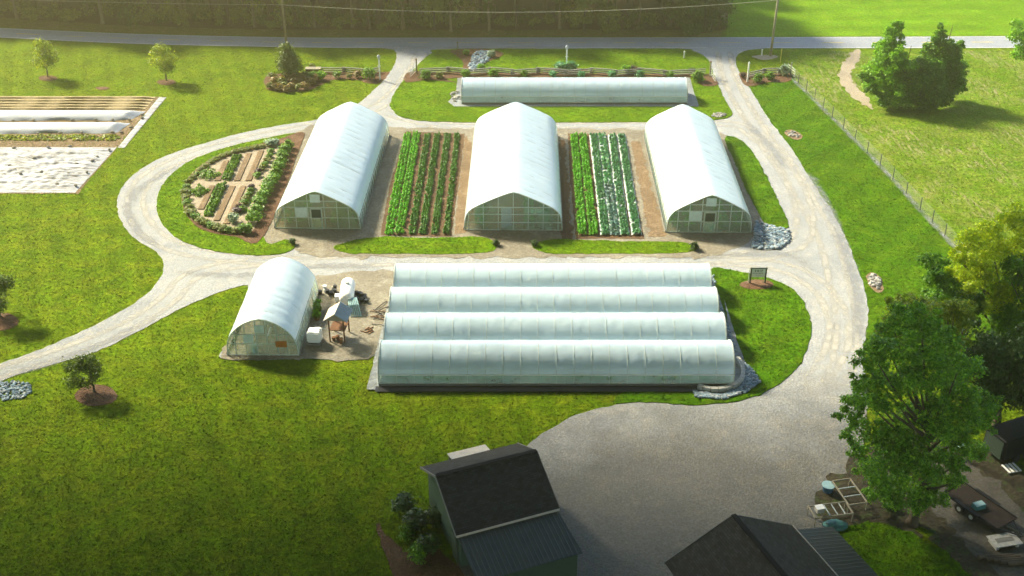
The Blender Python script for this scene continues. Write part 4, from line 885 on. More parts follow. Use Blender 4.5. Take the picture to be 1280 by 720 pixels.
# ------------------------------------------------------------------ fences, poles, posts
def zigzag(pts_px, label, z=.1, skip=()):
    P = catmull([G(*p) for p in pts_px], False, 50); t = empty('split_rail_fence', (P[0].x, P[0].y, z), label=label, cat='fence'); o = Vector((P[0].x, P[0].y, 0))
    total = []; 
    for a, b in zip(P, P[1:]):
        L = (b - a).length; k = max(1, int(L / 2.6)); total += [a.lerp(b, i / k) for i in range(k)]
    total.append(P[-1]); nodes = [p - o + Vector((random.uniform(-.1, .1), (.38 if i % 2 else -.38), 0)) for i, p in enumerate(total)]
    for i, (a, b) in enumerate(zip(nodes, nodes[1:])):
        for lvl in range(3):
            zz = .12 + lvl * .26 + (.1 if i % 2 else 0); d = (b - a).normalized() * .25
            MB().tube([a - d + Vector((0, 0, zz + random.uniform(-.03, .03))), a.lerp(b, .5) + Vector((0, 0, zz + .02)), b + d + Vector((0, 0, zz + random.uniform(-.03, .03)))], [.085, .095, .08], 5).build('rail', M['rail'], t)
    return t
zigzag([(402, 90), (430, 93), (460, 93), (474, 92)], 'weathered zigzag split-rail fence left of the left drive entrance', .03)
zigzag([(527, 92), (560, 93.5), (640, 94), (740, 94.5), (830, 95), (880, 95)], 'long weathered zigzag split-rail fence behind the lone tunnel', .13)
zigzag([(936, 96), (955, 94.5), (975, 92)], 'short weathered zigzag split-rail fence right of the right drive entrance', .05)

def wire_fence():
    P = catmull([G(*p) for p in [(988, 94), (1040, 147), (1100, 207), (1150, 262), (1197, 313), (1240, 360)]], False, 50); o = P[0]
    t = empty('wire_fence', (o.x, o.y, 0), label='thin wire fence on metal posts between the mown lawn and the pasture', cat='fence')
    pts = []
    for a, b in zip(P, P[1:]):
        k = max(1, int(round((b - a).length / 3.1))); pts += [a.lerp(b, i / k) for i in range(k)]
    pts.append(P[-1]); pts = [p - o for p in pts]
    pm = MB().tube([(0, 0, 0), (0, 0, 1.35)], .05, 6).mesh('post')
    for p in pts: link('post', pm, M['fencewire'], t, loc=(p.x, p.y, 0))
    for z in (.15, .38, .6, .82, 1.04, 1.25): MB().tube([p + Vector((0, 0, z)) for p in pts], .009, 4).build('wire', M['fencewire'], t)
    MB().tube([pts[0], pts[0] + Vector((0, 0, 1.7))], .09, 8).build('corner_post', M['rail'], t)
wire_fence()
def gate(a, b, label, h=1.1):
    A, B = G(*a), G(*b); t = empty('field_gate', (A.x, A.y, .05), label=label, cat='gate'); d = B - A
    f = MB(); [f.tube([Vector((0, 0, z)), d + Vector((0, 0, z))], .03, 6) for z in (.2, .5, .8, h)]; [f.tube([d * s + Vector((0, 0, .2)), d * s + Vector((0, 0, h))], .03, 6) for s in (0, .5, 1)]
    f.tube([Vector((0, 0, .2)), d + Vector((0, 0, h))], .025, 6); f.build('gate_frame', M['frame'], t)
    MB().tube([Vector((0, 0, 0)), Vector((0, 0, h + .15))], .06, 6).build('hinge_post', M['rail'], t)
gate((521, 90), (513, 98), 'open metal gate at the left drive entrance'); gate((888, 95), (894, 104), 'open metal gate at the right drive entrance'); gate((984, 91), (993, 98), 'short metal gate at the corner of the wire fence')
def lamp_post(base, h, label, kind):
    p = G(*base); t = empty('entrance_post', (p.x, p.y, .05), label=label, cat='post')
    MB().box((0, 0, h * .45), (.16, .16, h * .9)).build('post', M['white'] if kind != 'dark' else M['pole'], t)
    if kind == 'lamp':
        MB().tube([(0, 0, h * .9), (0, 0, h * .97), (0, 0, h * 1.04), (0, 0, h * 1.1)], [.1, .2, .2, .03], 8).build('lantern', M['plasticwhite'], t); MB().box((0, 0, h * .6), (.4, .06, .06)).build('crossbar', M['white'], t)
    else: MB().tube([(0, 0, h * .9), (0, 0, h * .93), (0, 0, h)], [.13, .13, .02], 8).build('cap', M['white'] if kind != 'dark' else M['rust'], t)
lamp_post((475, 100), 3.0, 'white ornamental post by the fence at the left drive entrance', 'lamp'); lamp_post((521, 93), 2.1, 'dark post holding the open gate at the left drive entrance', 'dark'); lamp_post((708, 88.5), 3.1, 'white lamp post between two bushes on the road lawn', 'lamp')
lamp_post((887, 97), 2.2, 'dark post holding the open gate at the right drive entrance', 'dark'); lamp_post((934, 103), 2.7, 'pale post on the right side of the right drive entrance', 'cap'); lamp_post((855, 73), 1.0, 'short white marker post on the lawn left of the right entrance', 'cap')
lamp_post((952, 70), .9, 'short white marker post beside the right utility pole', 'cap'); lamp_post((572, 61), .9, 'short dark post at the road edge above the stone creek', 'dark')
p = G(975, 81); MB().tube([(p.x, p.y, 0), (p.x, p.y, 2.2)], .035, 6).build('guy_marker', plain('yellow_marker', (.6, .5, .1)), label='thin yellow marker rod on the grass right of the utility pole', cat='marker rod')
PB = [G(358.5, 58.7), G(963, 70)]
poles = []
for i, p in enumerate(PB):
    t = empty('utility_pole', (p.x, p.y, 0), label=['wooden utility pole beside the road on the left', 'wooden utility pole beside the road by the right entrance'][i], cat='utility pole')
    lean = .1 if i else 0
    MB().tube([(0, 0, 0), (lean, 0, 5), (lean * 2, 0, 11)], [.17, .15, .11], 10).build('pole', M['pole'] if i else M['barkpale'], t, True)
    MB().box((lean * 2, 0, 10.3), (2.2, .12, .14)).build('crossarm', M['pole'], t)
    for s in (-.9, 0, .9): MB().tube([(lean * 2 + s, 0, 10.38), (lean * 2 + s, 0, 10.6)], .06, 6).build('insulator', M['frame'], t)
    poles.append(p)
def wire(a, b, za, zb, sag, label, r=.035):
    pts = [Vector((a.x + (b.x - a.x) * t, a.y + (b.y - a.y) * t, za + (zb - za) * t - 4 * sag * t * (1 - t))) for t in [i / 24 for i in range(25)]]
    MB().tube(pts, r, 5).build('overhead_wire', M['wire'], label=label, cat='wire', group='overhead wires along the road')
a, b = poles
off = Vector((0, .2, 0)); lft = Vector((a.x - 70, a.y + 6, 0)); rgt = Vector((b.x + 90, b.y - 3, 0))
wire(a - off, b - off, 5.9, 7.6, 1.3, 'lower overhead cable strung between the two utility poles'); wire(a - off, lft, 5.9, 6.4, .5, 'lower overhead cable running off left from the left utility pole')
wire(a + off, b + off, 7.3, 8.7, .5, 'upper overhead cable strung between the two utility poles', .025)

# ------------------------------------------------------------------ sign
def text_mesh(s, size, name='lettering'):
    cu = bpy.data.curves.new('t', 'FONT'); cu.body = s; cu.size = size; cu.align_x = 'CENTER'; cu.align_y = 'CENTER'; cu.extrude = .004; cu.offset = size * .02
    o = bpy.data.objects.new('t', cu); COL.objects.link(o); bpy.context.view_layer.update()
    me = bpy.data.meshes.new_from_object(o.evaluated_get(bpy.context.evaluated_depsgraph_get())); bpy.data.objects.remove(o); me.name = name; return me
p = G(946.5, 354.5)
t = empty('farm_sign', (p.x, p.y, .1), label='white sign with dark lettering between dark posts in a mulch ring', cat='sign')
for s in (-1, 1): MB().box((s * .66, 0, .75), (.12, .12, 1.5)).build('post', M['dark'], t)
MB().box((0, 0, 1.45), (1.5, .10, .08)).build('top_rail', M['dark'], t)
MB().box((-.82, -.05, .75), (.05, .05, 1.5)).build('side_post', M['paleframe'], t)
bo = MB().box((0, -.01, .98), (1.16, .05, .82)).build('sign_board', M['white'], t)
def put(me, x, z, par, m=M['black']):
    o = link('lettering', me, m, par, loc=(x, -.045, z)); o.rotation_euler = (R(90), 0, 0); return o
put(text_mesh('E B I F', .27), 0, 1.2, bo)
for r_, (z, segs) in enumerate([(.97, [(-.42, .16), (-.2, .2), (.08, .26), (.32, .14)]), (.78, [(-.16, .14), (.05, .12), (.2, .08)])]):   # too small in the photo to read
    mb = MB(); [mb.box((x, -.042, z), (w, .01, .045 if r_ == 0 else .03)) for x, w in segs]; mb.build('small_print', M['board'], bo)

# ------------------------------------------------------------------ stones
def rocks(px, n, rmin, rmax, mat, label, z=.1, name='stone_bed'):
    P = [Vector((q.x, q.y)) for q in outline(px, True, 1.2, 0)]
    x0, x1 = min(q.x for q in P), max(q.x for q in P); y0, y1 = min(q.y for q in P), max(q.y for q in P)
    def inside(x, y):
        c = False; j = len(P) - 1
        for i in range(len(P)):
            if (P[i].y > y) != (P[j].y > y) and x < (P[j].x - P[i].x) * (y - P[i].y) / (P[j].y - P[i].y) + P[i].x: c = not c
            j = i
        return c
    mb = MB(); k = 0; tries = 0
    while k < n and tries < n * 20:
        tries += 1; x, y = random.uniform(x0, x1), random.uniform(y0, y1)
        if inside(x, y):
            r = random.uniform(rmin, rmax); mb.blob((x, y, z + r * .2), (r, r * random.uniform(.7, 1.1), r * .65), k, .3, 6, 4); k += 1
    mb.build(name, mat, label=label, kind='stuff')
def stonemat(name, cols):
    m, nt, b = newmat(name); g = N(nt, 'ShaderNodeNewGeometry'); n = len(cols)
    nt.links.new(ramp(nt, g.outputs['Random Per Island'], [(i / (n - 1), c) for i, c in enumerate(cols)]), b.inputs['Base Color']); b.inputs['Roughness'].default_value = .8; return m
SB = stonemat('blue_stones', [(.07, .11, .15), (.16, .25, .32), (.3, .38, .44), (.12, .16, .2), (.48, .5, .5)])
SP = stonemat('pale_stones', [(.5, .48, .44), (.25, .24, .23), (.38, .36, .33), (.16, .17, .18)])
sheet('stone_bed_base', [(944, 283), (956, 279), (968, 285), (985, 288), (988, 300), (975, 311), (955, 313), (940, 310), (943, 296)], .092, M['pad'], jit=.05)
rocks([(944, 276), (950, 280), (968, 285), (985, 288), (988, 300), (975, 311), (955, 313), (940, 310), (943, 296)], 520, .1, .22, SB, 'patch of blue-grey stones beside the right greenhouse')
sheet('stone_bed_base', [(905, 375), (922, 430), (935, 462), (950, 478), (930, 493), (905, 500), (872, 496), (868, 489), (905, 488), (920, 470), (915, 440)], .106, M['pad'], jit=.05, smooth=False)
rocks([(926, 452), (938, 462), (950, 478), (932, 492), (905, 500), (870, 498), (866, 490), (900, 495), (922, 488), (930, 470)], 900, .07, .16, SB, 'blue-grey stones filling the bed outside the curved block wall', .11)
rocks([(892, 345), (898, 375), (912, 415), (922, 450), (916, 450), (905, 415), (893, 380), (887, 350)], 240, .07, .13, SB, 'thin line of blue-grey stones beside the right ends of the long tunnels', .11)
rocks([(600, 65), (612, 66), (612, 74), (604, 82), (600, 90), (588, 91), (586, 84), (590, 74), (594, 67)], 300, .12, .26, SB, 'dry creek of grey stones in the mulch near the road', .14)
rocks([(0, 478), (22, 476), (38, 481), (42, 488), (30, 498), (5, 501), (-25, 496), (-25, 482)], 380, .06, .15, SB, 'oval patch of grey stones on the lawn at the left picture edge', .03)
rocks([(845, 143), (862, 141), (878, 144), (872, 149), (850, 149)], 60, .1, .2, SP, 'small ring of pale stones at the corner of the road lawn', .1) if False else rocks([(889, 144), (900, 142), (908, 144), (902, 148), (890, 148)], 50, .1, .2, SP, 'small ring of pale stones at the corner of the road lawn', .1)
rocks([(1085, 343), (1094, 344), (1102, 358), (1098, 363), (1088, 356)], 40, .12, .3, SP, 'heap of stones and earth on the mown lawn right of the drive', .03)
rocks([(982, 165), (990, 163), (1000, 170), (996, 173), (986, 170)], 24, .1, .22, SP, 'small scrape of earth and stones on the lawn right of the drive', .03)
rocks([(563, 118), (572, 116), (578, 124), (568, 128)], 26, .12, .3, SP, 'pale boulders at the left end of the lone tunnel', .12)
sheet('worn_grass', [(1083, 343), (1096, 342), (1105, 358), (1098, 366), (1086, 357)], .02, M['tansoil'], jit=.1)
sheet('worn_grass', [(980, 165), (990, 162), (1003, 170), (997, 175), (985, 171)], .02, M['tansoil'], jit=.1)
sheet('worn_grass', [(940, 70), (968, 69), (972, 72), (955, 75)], .02, M['palepath'], jit=.1)
# curved block wall at the near right corner of the tunnels
P = catmull([G(*q) for q in [(921, 452), (927, 462), (928, 474), (921, 484), (906, 490), (888, 491), (872, 487)]], False, .4)
o0 = P[0]; t = empty('block_wall', (o0.x, o0.y, .1), label='low curved wall of pale blocks at the near right tunnel corner', cat='wall')
for lv in range(2):
    mb = MB()
    for i, (a, b_) in enumerate(zip(P, P[1:])):
        d = b_ - a; c = (a + b_) / 2 - Vector((o0.x, o0.y, 0)) + Vector((0, 0, .1 + lv * .2))
        mb.box(c, (d.length * .93, .32, .19), math.atan2(d.y, d.x))
    mb.build('course', M['block'], t)

# short turf tufts standing in every lawn (what nobody could count)
def turf(n, seed):
    g = np.random.default_rng(seed)
    # even in the ground area the place shows, a little denser towards the near side
    y = 50 + 108 * g.random(n) ** 1.25; x = (g.random(n) * 2 - 1) * (26 + y * .36)
    zt = np.zeros(n); mt = np.array(['lawn'] * n, dtype=object)
    for z, name, poly in sorted(LAYERS, key=lambda q: q[0]):
        P = np.array(poly[::max(1, len(poly) // 260)]); x0, y0 = P.min(0); x1, y1 = P.max(0)
        idx = np.where((x >= x0) & (x <= x1) & (y >= y0) & (y <= y1))[0]
        if not len(idx): continue
        px, py = x[idx], y[idx]; c = np.zeros(len(idx), bool); j = len(P) - 1
        for i in range(len(P)):
            if P[i, 1] != P[j, 1]:
                c ^= ((P[i, 1] > py) != (P[j, 1] > py)) & (px < (P[j, 0] - P[i, 0]) * (py - P[i, 1]) / (P[j, 1] - P[i, 1]) + P[i, 0])
            j = i
        zt[idx[c]] = z; mt[idx[c]] = name
    rd = [proj((0, yy, 0)) for yy in (153.2,)]
    for name, lab in (('lawn', 'short turf of the yellow-green lawns'), ('lawn_island', 'short turf of the lawn islands between the gravel drives'), ('lawn_right', 'short turf of the greener lawns at the right'), ('pasture', 'rough turf of the pasture right of the wire fence')):
        k = (mt == name) & (y < 152)
        # keep away from the tunnels' own footprints
        k &= ~((np.abs(x - 7.5) < 13.6) & (np.abs(y - 134.1) < 2.1))
        m = int(k.sum())
        if not m: continue
        c = np.stack([x[k], y[k], zt[k] + .03], 1); nr = g.normal(size=(m, 3)) * .42 + np.array([0, 0, .95])
        link('turf', quads_mesh('turf', c, nr, g.uniform(.08, .19, m), .5), M[name] if name in M else M['lawn_isl'], label=lab, kind='stuff')
turf(420000, 3)

# ------------------------------------------------------------------ field covers at upper left
def fieldquad(name, px4, h, mat, label, cat, group=None, nx=120, ny=14, wr=.05, z=.03, arch=True):
    A, B, C, D = [G(*q) for q in px4]       # near-left, near-right, far-right, far-left
    v = []
    for j in range(ny + 1):
        for i in range(nx + 1):
            u, w = i / nx, j / ny; p = A.lerp(B, u).lerp(D.lerp(C, u), w)
            e = (math.sin(math.pi * w) ** .6 * min(1, (1 - u) * nx / 4 + .02) if arch else min(1, 8 * min(w, 1 - w, u * 3, (1 - u) * 3)))
            n = noise.noise(Vector((p.x * .28, p.y * 1.9, 2))) + .5 * noise.noise(Vector((p.x * 1.5, p.y * 4, 7)))
            p.y += .35 * (noise.noise(Vector((p.x * .35, 0, w))) if arch else 0) * (1 if w in (0, 1) else 0)
            v.append((p.x, p.y, z + h * e + wr * e * max(n + .35, -.02) * .7))
    m = nx + 1; f = [(j * m + i, j * m + i + 1, (j + 1) * m + i + 1, (j + 1) * m + i) for j in range(ny) for i in range(nx)]
    me = bpy.data.meshes.new(name); me.from_pydata(v, [], f); me.polygons.foreach_set('use_smooth', [True] * len(f)); me.update()
    return link(name, me, mat, label=label, cat=cat, group=group)
sheet('soil', [(-200, 121), (0, 120.5), (199, 121), (150, 180), (97, 242), (-300, 242)], .015, M['tansoil'], smooth=False, jit=.15)
for i, y in enumerate([122.6, 126, 129.6, 133, 136.2]):
    x1 = 199 - (y - 121) * .85; A, B = G(-160, y), G(x1 - 4, y)
    fieldquad('raised_bed', [(-160, y + 1.0), (x1 - 5, y + 1.0), (x1 - 3, y - 1.1), (-160, y - 1.1)], .18, plain('straw_%d' % i, (.40, .32, .18), .9, var=.25, scale=2) if i == 0 else bpy.data.materials['straw_0'], 'straw coloured raised bed in the left field, %s from the road' % ORD[i], 'raised bed', 'straw coloured raised beds', ny=6)
fieldquad('row_cover', [(-170, 152), (163, 150.5), (182, 140), (-170, 139)], .5, M['plasticwhite'], 'white fabric row cover in the left field, the one nearer the road', 'row cover', 'white row covers')
fieldquad('row_cover', [(-170, 169), (146, 166.5), (163, 154.5), (-170, 155)], .5, M['plasticwhite'], 'white fabric row cover in the left field, the one next to the green strip', 'row cover', 'white row covers')
fieldquad('tarp', [(-280, 241.5), (94, 241), (146, 184.5), (-240, 184)], .08, M['groundtarp'], 'large wrinkled white ground tarp at the left picture edge', 'tarp', nx=260, ny=90, wr=.36, arch=False)
fieldquad('tarp', [(147, 185), (155.5, 185), (208, 122), (199, 121.5)], .03, M['groundtarp'], 'narrow pale ground cloth strip along the slanting end of the left field', 'ground cloth', nx=12, ny=60, wr=.03, arch=False)
crop_row(G(-160, 173) + Vector((0, 0, .02)), G(148, 173) + Vector((0, 0, .02)), 1.5, .3, F['yellowgreen'], .3, 'green seedling strip between the row cover and the bare soil', None, dens=.8, lanes=3, sp=.45)
sb = MB().blob((0, 0, .1), (.28, .16, .12), 3, .15, 8, 6).mesh('sandbag', True); sb.materials.append(M['board'])
for i, (x, y) in enumerate([(17, 152.5), (42, 152), (91, 152), (120, 151.5), (141, 151.5), (162, 151), (48, 168.5), (76, 168), (102, 167.5), (141, 167), (152, 167), (164, 161), (178, 145), (178, 149), (18, 187), (61, 186), (88, 185), (43, 200), (13, 209), (96, 207), (19, 214), (26, 219), (86, 219), (52, 217), (72, 232), (116, 203), (122, 198), (109, 217), (95, 234), (137, 189)]):
    q = G(x, y); link('sandbag', sb, None, None, loc=(q.x, q.y, .1 if y < 170 else .13), rz=random.uniform(0, 3), label='small dark sandbag holding down %s, %s listed from the road side' % ('a white row cover' if i < 14 else 'the wrinkled tarp', ORD[i if i < 14 else i - 14]), cat='sandbag', group='sandbags on the field covers')

# ------------------------------------------------------------------ yard beside the small greenhouse
def q2(x, y): return 380 + x / 7.2, 340 + y / 7.2
# little gabled shelter
p = G(*q2(300, 640)); t = empty('potting_shelter', (p.x, p.y, .06), R(-6), label='small gabled shelter on posts with tan and grey roof slopes', cat='shelter')
rf = t
def slope(a, b, c, d, th=.06):
    a, b, c, d = map(Vector, (a, b, c, d)); n = (b - a).cross(d - a).normalized() * th; mb = MB()
    mb.add([a, b, c, d, a - n, b - n, c - n, d - n], [(0, 1, 2, 3), (7, 6, 5, 4), (0, 4, 5, 1), (1, 5, 6, 2), (2, 6, 7, 3), (3, 7, 4, 0)]); return mb
RH, EH, HW, LL = 2.75, 2.05, .98, 1.9
slope((-HW, -.1, EH), (0, -.1, RH), (0, LL, RH), (-HW, LL, EH)).build('roof_slope', M['tin'], t, label='tan roof slope')
slope((0, -.1, RH - .002), (HW, -.1, EH), (HW, LL, EH), (0, LL, RH - .002)).build('roof_slope', M['greytin'], t, label='grey corrugated roof slope')
mr = MB(); [mr.bar((.0, y, RH + .02), (HW, y, EH + .02), .03) for y in [k * .16 for k in range(12)]]; mr.build('roof_ribs', M['greytin'], t)
for sx in (-.6, .6):
    for y in (.1, 1.7): MB().box((sx, y, 1.05), (.1, .1, 2.1)).build('post', M['rust'], t)
MB().box((0, .9, 1.0), (1.3, 1.4, .06)).build('shelf', M['rust'], t)
gb = MB(); gb.add([(-HW + .1, 0, EH - .02), (HW - .1, 0, EH - .02), (0, 0, RH - .08)], [(0, 1, 2)]); gb.build('gable_board', M['wood'], t)
for i, (dx, dy, hh) in enumerate([(.35, -.15, .5), (.0, .4, .4), (-.3, .3, .35)]):
    mb = MB().tube([(0, 0, 0), (0, 0, hh)], [.13, .17], 10); mb.build('bucket', M['rust'], loc=(p.x + dx, p.y + dy, .06), label='rusty brown pot under the small gabled shelter, %s from the right' % ORD[i], cat='pot', group='pots under the shelter')
# white tank, lying along y
A, B = G(*q2(385, 345)), G(*q2(408, 165)); mid = (A + B) / 2; d = (B - A); L = d.length; ang = math.atan2(d.y, d.x)
t = empty('storage_tank', (mid.x, mid.y, .06), ang, label='long white storage tank with rounded end behind the small shelter', cat='tank')
rr = .62; hl = max(1.2, L / 2)
prof = [(-hl, .05), (-hl + .05, .35), (-hl + .2, .52), (-hl + .45, rr), (hl - .45, rr), (hl - .2, .52), (hl - .05, .35), (hl, .05)]
MB().tube([(x, 0, .85) for x, _ in prof], [r_ for _, r_ in prof], 20).build('tank', M['white'], t, True)
MB().tube([(.3, 0, 1.45), (.3, 0, 1.6)], .18, 12).build('hatch', M['frame'], t)
for x in (-hl * .6, hl * .6): MB().box((x, 0, .15), (.2, 1.0, .3)).build('cradle', M['board'], t)
MB().box((-.2, .85, .35), (.55, .45, .5)).build('pump_box', M['white'], t)
# teal hoses / folded frames, tote, piles
p = G(*q2(470, 400)); t = empty('hoop_stack', (p.x, p.y, .06), R(10), label='stack of pale blue plastic hoops leaning by the white tank', cat='hoops')
for k in range(6):
    MB().tube([(-.42 + .16 * k, -.1 - .02 * k, 0), (-.5 + .15 * k, .5, .8), (-.5 + .13 * k, 1.3, 1.0), (-.45 + .1 * k, 1.9, .6)], .06, 6).build('hoop', M['paleblue'], t)
p = G(*q2(103, 640)); t = empty('liquid_tote', (p.x, p.y, .06), R(-4), label='white wrapped cube tote on a dark pallet beside the small greenhouse', cat='tote')
mb = MB().box((0, 0, .72), (1.1, 1.0, 1.0)); me = mb.mesh('wrapped_load'); bm = bmesh.new(); bm.from_mesh(me); bmesh.ops.bevel(bm, geom=list(bm.edges), offset=.1, segments=3, affect='EDGES'); bmesh.ops.subdivide_edges(bm, edges=list(bm.edges), cuts=2, use_grid_fill=True)
for v_ in bm.verts: v_.co += v_.co.normalized() * .06 * noise.noise(v_.co * 3)
bm.to_mesh(me); bm.free(); link('wrapped_load', me, M['white'], t)
MB().box((0, 0, .1), (1.2, 1.1, .16)).build('pallet', M['board'], t); MB().tube([(.3, 0, 1.2), (.6, .1, 1.35), (.85, .2, 1.2)], .03, 6).build('hose', M['frame'], t)
potm = MB().tube([(0, 0, 0), (0, 0, .3)], [.13, .18], 8).mesh('plant_pot'); potm.materials.append(M['black'])
potw = potm.copy(); potw.materials.clear(); potw.materials.append(M['white'])
for i in range(16):
    q = G(*q2(215 + random.uniform(-75, 75), 200 + random.uniform(-28, 20)))
    link('plant_pot', potw if i in (4, 9) else potm, None, None, loc=(q.x, q.y, .06 + (.25 if i % 4 == 0 else 0)), label=('white plastic pot among the black ones right of the small greenhouse' if i in (4, 9) else 'black plastic pot in the heap right of the small greenhouse'), cat='plant pot', group=('white pots in the pot heap' if i in (4, 9) else 'black pots in the pot heap'))
for i in range(11):
    q = G(*q2(520 + random.uniform(-55, 50), 255 + random.uniform(-28, 32)))
    link('plant_pot', potm, None, None, loc=(q.x, q.y, .06 + (.25 if i % 3 == 0 else 0)), rz=i, label='black plastic pot in the heap right of the white tank', cat='plant pot', group='black pots beside the white tank')
for i, (x, y) in enumerate([(130, 315), (122, 355), (118, 405)]):
    q = G(*q2(x, y + 30)); t = empty('potted_shrub', (q.x, q.y, .06), label='round potted shrub beside the small greenhouse, %s' % ['the far one', 'the middle one', 'the near one'][i], cat='potted shrub', group='potted shrubs beside the small greenhouse')
    MB().tube([(0, 0, 0), (0, 0, .35)], [.2, .27], 10).build('pot', M['rust'], t); s = link('foliage', shrub_mesh('foliage', 260, .2), F['box'], t, loc=(0, 0, .22)); s.scale = (.75, .75, .8)
for i in range(9):
    q = G(*q2(610 + random.uniform(-20, 90), 400 + random.uniform(-60, 80))); a = random.uniform(-1.2, 1.2); L = random.uniform(.8, 1.8)
    MB().tube([(0, 0, .05), (L * .5 * math.cos(a), L * .5 * math.sin(a), .12), (L * math.cos(a), L * math.sin(a), .05)], .04, 5).build('pipe', M['black'] if i % 3 else M['rust'], loc=(q.x, q.y, .06),
        label='dark or rusty pipe end lying in the scrap heap left of the long tunnels', cat='pipe', group='scrap pipes left of the long tunnels')
for i in range(7):
    q = G(*q2(540 + random.uniform(-40, 40), 545 + random.uniform(-25, 25))); a = random.uniform(-.6, 1.2)
    MB().bar((0, 0, .03), (.6 * math.cos(a), .6 * math.sin(a), .05), .06).build('stick', M['rust'], loc=(q.x, q.y, .06), label='short rust coloured stick scattered on the yard gravel', cat='stick', group='sticks scattered on the yard gravel')
# barrel in the small greenhouse, planter by the road fence
q = Vector((-19.8 - .7, 77.5, .06)); MB().tube([(0, 0, 0), (0, 0, .25), (0, 0, .6), (0, 0, .85)], [.27, .31, .31, .27], 14).build('barrel', M['paleblue'], loc=q, label='pale blue barrel just inside the end wall of the small greenhouse', cat='barrel')
p = G(392, 92); t = empty('wooden_planter', (p.x, p.y, .02), label='brown wooden planter box at the left end of the split-rail fence', cat='planter')
MB().box((0, 0, .35), (1.8, .8, .65)).build('box', M['rust'], t); MB().box((0, 0, .71), (2.0, .95, .07)).build('top_edge', M['wood'], t)

# ------------------------------------------------------------------ buildings in the foreground
def uv_slope(name, a, b, c, d, th, mat, par, label=None):
    """a-b along the eave, c-d along the ridge; metres in UV"""
    a, b, c, d = map(Vector, (a, b, c, d)); n = (b - a).cross(d - a).normalized() * th
    v = [a, b, c, d, a - n, b - n, c - n, d - n]; f = [(0, 1, 2, 3), (7, 6, 5, 4), (0, 4, 5, 1), (1, 5, 6, 2), (2, 6, 7, 3), (3, 7, 4, 0)]
    me = bpy.data.meshes.new(name); me.from_pydata([tuple(x) for x in v], [], f); me.update(); uv = me.uv_layers.new(name='UV')
    ux = (b - a).normalized(); uy = (d - a); uy = (uy - ux * uy.dot(ux)).normalized()
    for pl in me.polygons:
        for li in pl.loop_indices: w = v[me.loops[li].vertex_index] - a; uv.data[li].uv = (w.dot(ux), w.dot(uy))
    return link(name, me, mat, par, label=label)
# shed: local x along the ridge, local y back
t = empty('green_shed', (-3.35, 53.0, .05), R(21.6), label='green walled shed with dark shingle roof and grey metal lean-to roof', cat='shed')
W_, D_ = 6.75, 7.0; e = 3.0; rg = 4.75; ry = 3.7
w = MB(); w.box((W_ / 2, D_ / 2, 1.45), (W_ - .7, D_ - .7, 2.9)); 
w.add([(.36, .35, 2.9), (.36, D_ - .35, 2.9), (.36, ry, rg - .22)], [(0, 2, 1)]); w.add([(W_ - .36, .35, 2.9), (W_ - .36, D_ - .35, 2.9), (W_ - .36, ry, rg - .22)], [(0, 1, 2)])
w.build('wall', M['greenwall'], t)
uv_slope('roof_slope', (0, 0, e), (W_, 0, e), (W_, ry, rg), (0, ry, rg), .12, M['shingle'], t)
uv_slope('roof_slope', (W_, D_, e), (0, D_, e), (0, ry + .004, rg), (W_, ry + .004, rg), .12, M['shingle2'], t)
MB().box((W_ / 2, ry, rg + .04), (W_, .3, .05)).build('ridge_cap', M['shingle'], t)
MB().box((W_ / 2, -.05, e - .09), (W_ + .04, .06, .14)).build('eave_trim', M['tin'], t)
for x in (-.04, W_ + .04): 
    mb = MB(); mb.bar((x, 0, e - .06), (x, ry, rg - .06), .05, .16); mb.bar((x, ry, rg - .06), (x, D_, e - .06), .05, .16); mb.build('rake_trim', M['board'], t)
uv_slope('lean_to_roof', (.1, -3.35, 2.15), (W_ + .1, -3.35, 2.15), (W_ - .1, -.1, 2.82), (.1, -.1, 2.82), .05, M['seam'], t)
mb = MB(); mb.box((W_ - .3, -1.6, 1.05), (.08, 3.0, 2.1)); mb.box((W_ * .62, -3.1, 1.0), (W_ * .72, .08, 2.0)); mb.build('lean_to_wall', M['greenwall'], t)
for x in (.25,): MB().box((x, -3.15, 1.05), (.14, .14, 2.1)).build('post', M['rust'], t)
MB().box((.25, 1.2, 1.0), (.06, .9, 2.0), 0).build('door', M['dark'], t)
uv_slope('porch_roof', (W_ * .72, D_ + 1.1, 2.65), (W_ * .32, D_ + 1.1, 2.65), (W_ * .32, D_ + .05, 2.92), (W_ * .72, D_ + .05, 2.92), .05, M['tin'], t)
MB().box((W_ * .34, D_ + 1.0, 1.3), (.1, .1, 2.6)).build('porch_post', M['board'], t); MB().box((W_ * .70, D_ + 1.0, 1.3), (.1, .1, 2.6)).build('porch_post', M['board'], t)
# second building, ridge running towards the camera
t = empty('shingled_building', (8.9, 50.43, .05), R(21.6), label='building with brown shingle gable roof and ribbed metal side roof', cat='building')
W2, L2 = 8.7, 13.0; e2, r2 = 3.2, 5.45; LE = 3.1
w = MB(); w.box((W2 / 2, -L2 / 2, 1.55), (W2 - .8, L2 - .8, 3.1))
w.add([(.4, -.4, 3.1), (W2 - .4, -.4, 3.1), (W2 / 2, -.4, r2 - .25)], [(0, 1, 2)]); w.build('wall', M['greenwall'], t)
uv_slope('roof_slope', (0, 0, e2), (0, -L2, e2), (W2 / 2, -L2, r2), (W2 / 2, 0, r2), .12, M['shingle2'], t)
uv_slope('roof_slope', (W2, -L2, e2), (W2, 0, e2), (W2 / 2 + .004, 0, r2), (W2 / 2 + .004, -L2, r2), .12, M['shingle2'], t)
MB().box((W2 / 2, -L2 / 2, r2 + .04), (.3, L2, .05)).build('ridge_cap', M['shingle'], t)
MB().box((W2 + .06, -L2 / 2, e2 - .05), (.06, L2, .12)).build('eave_trim', M['tin'], t)
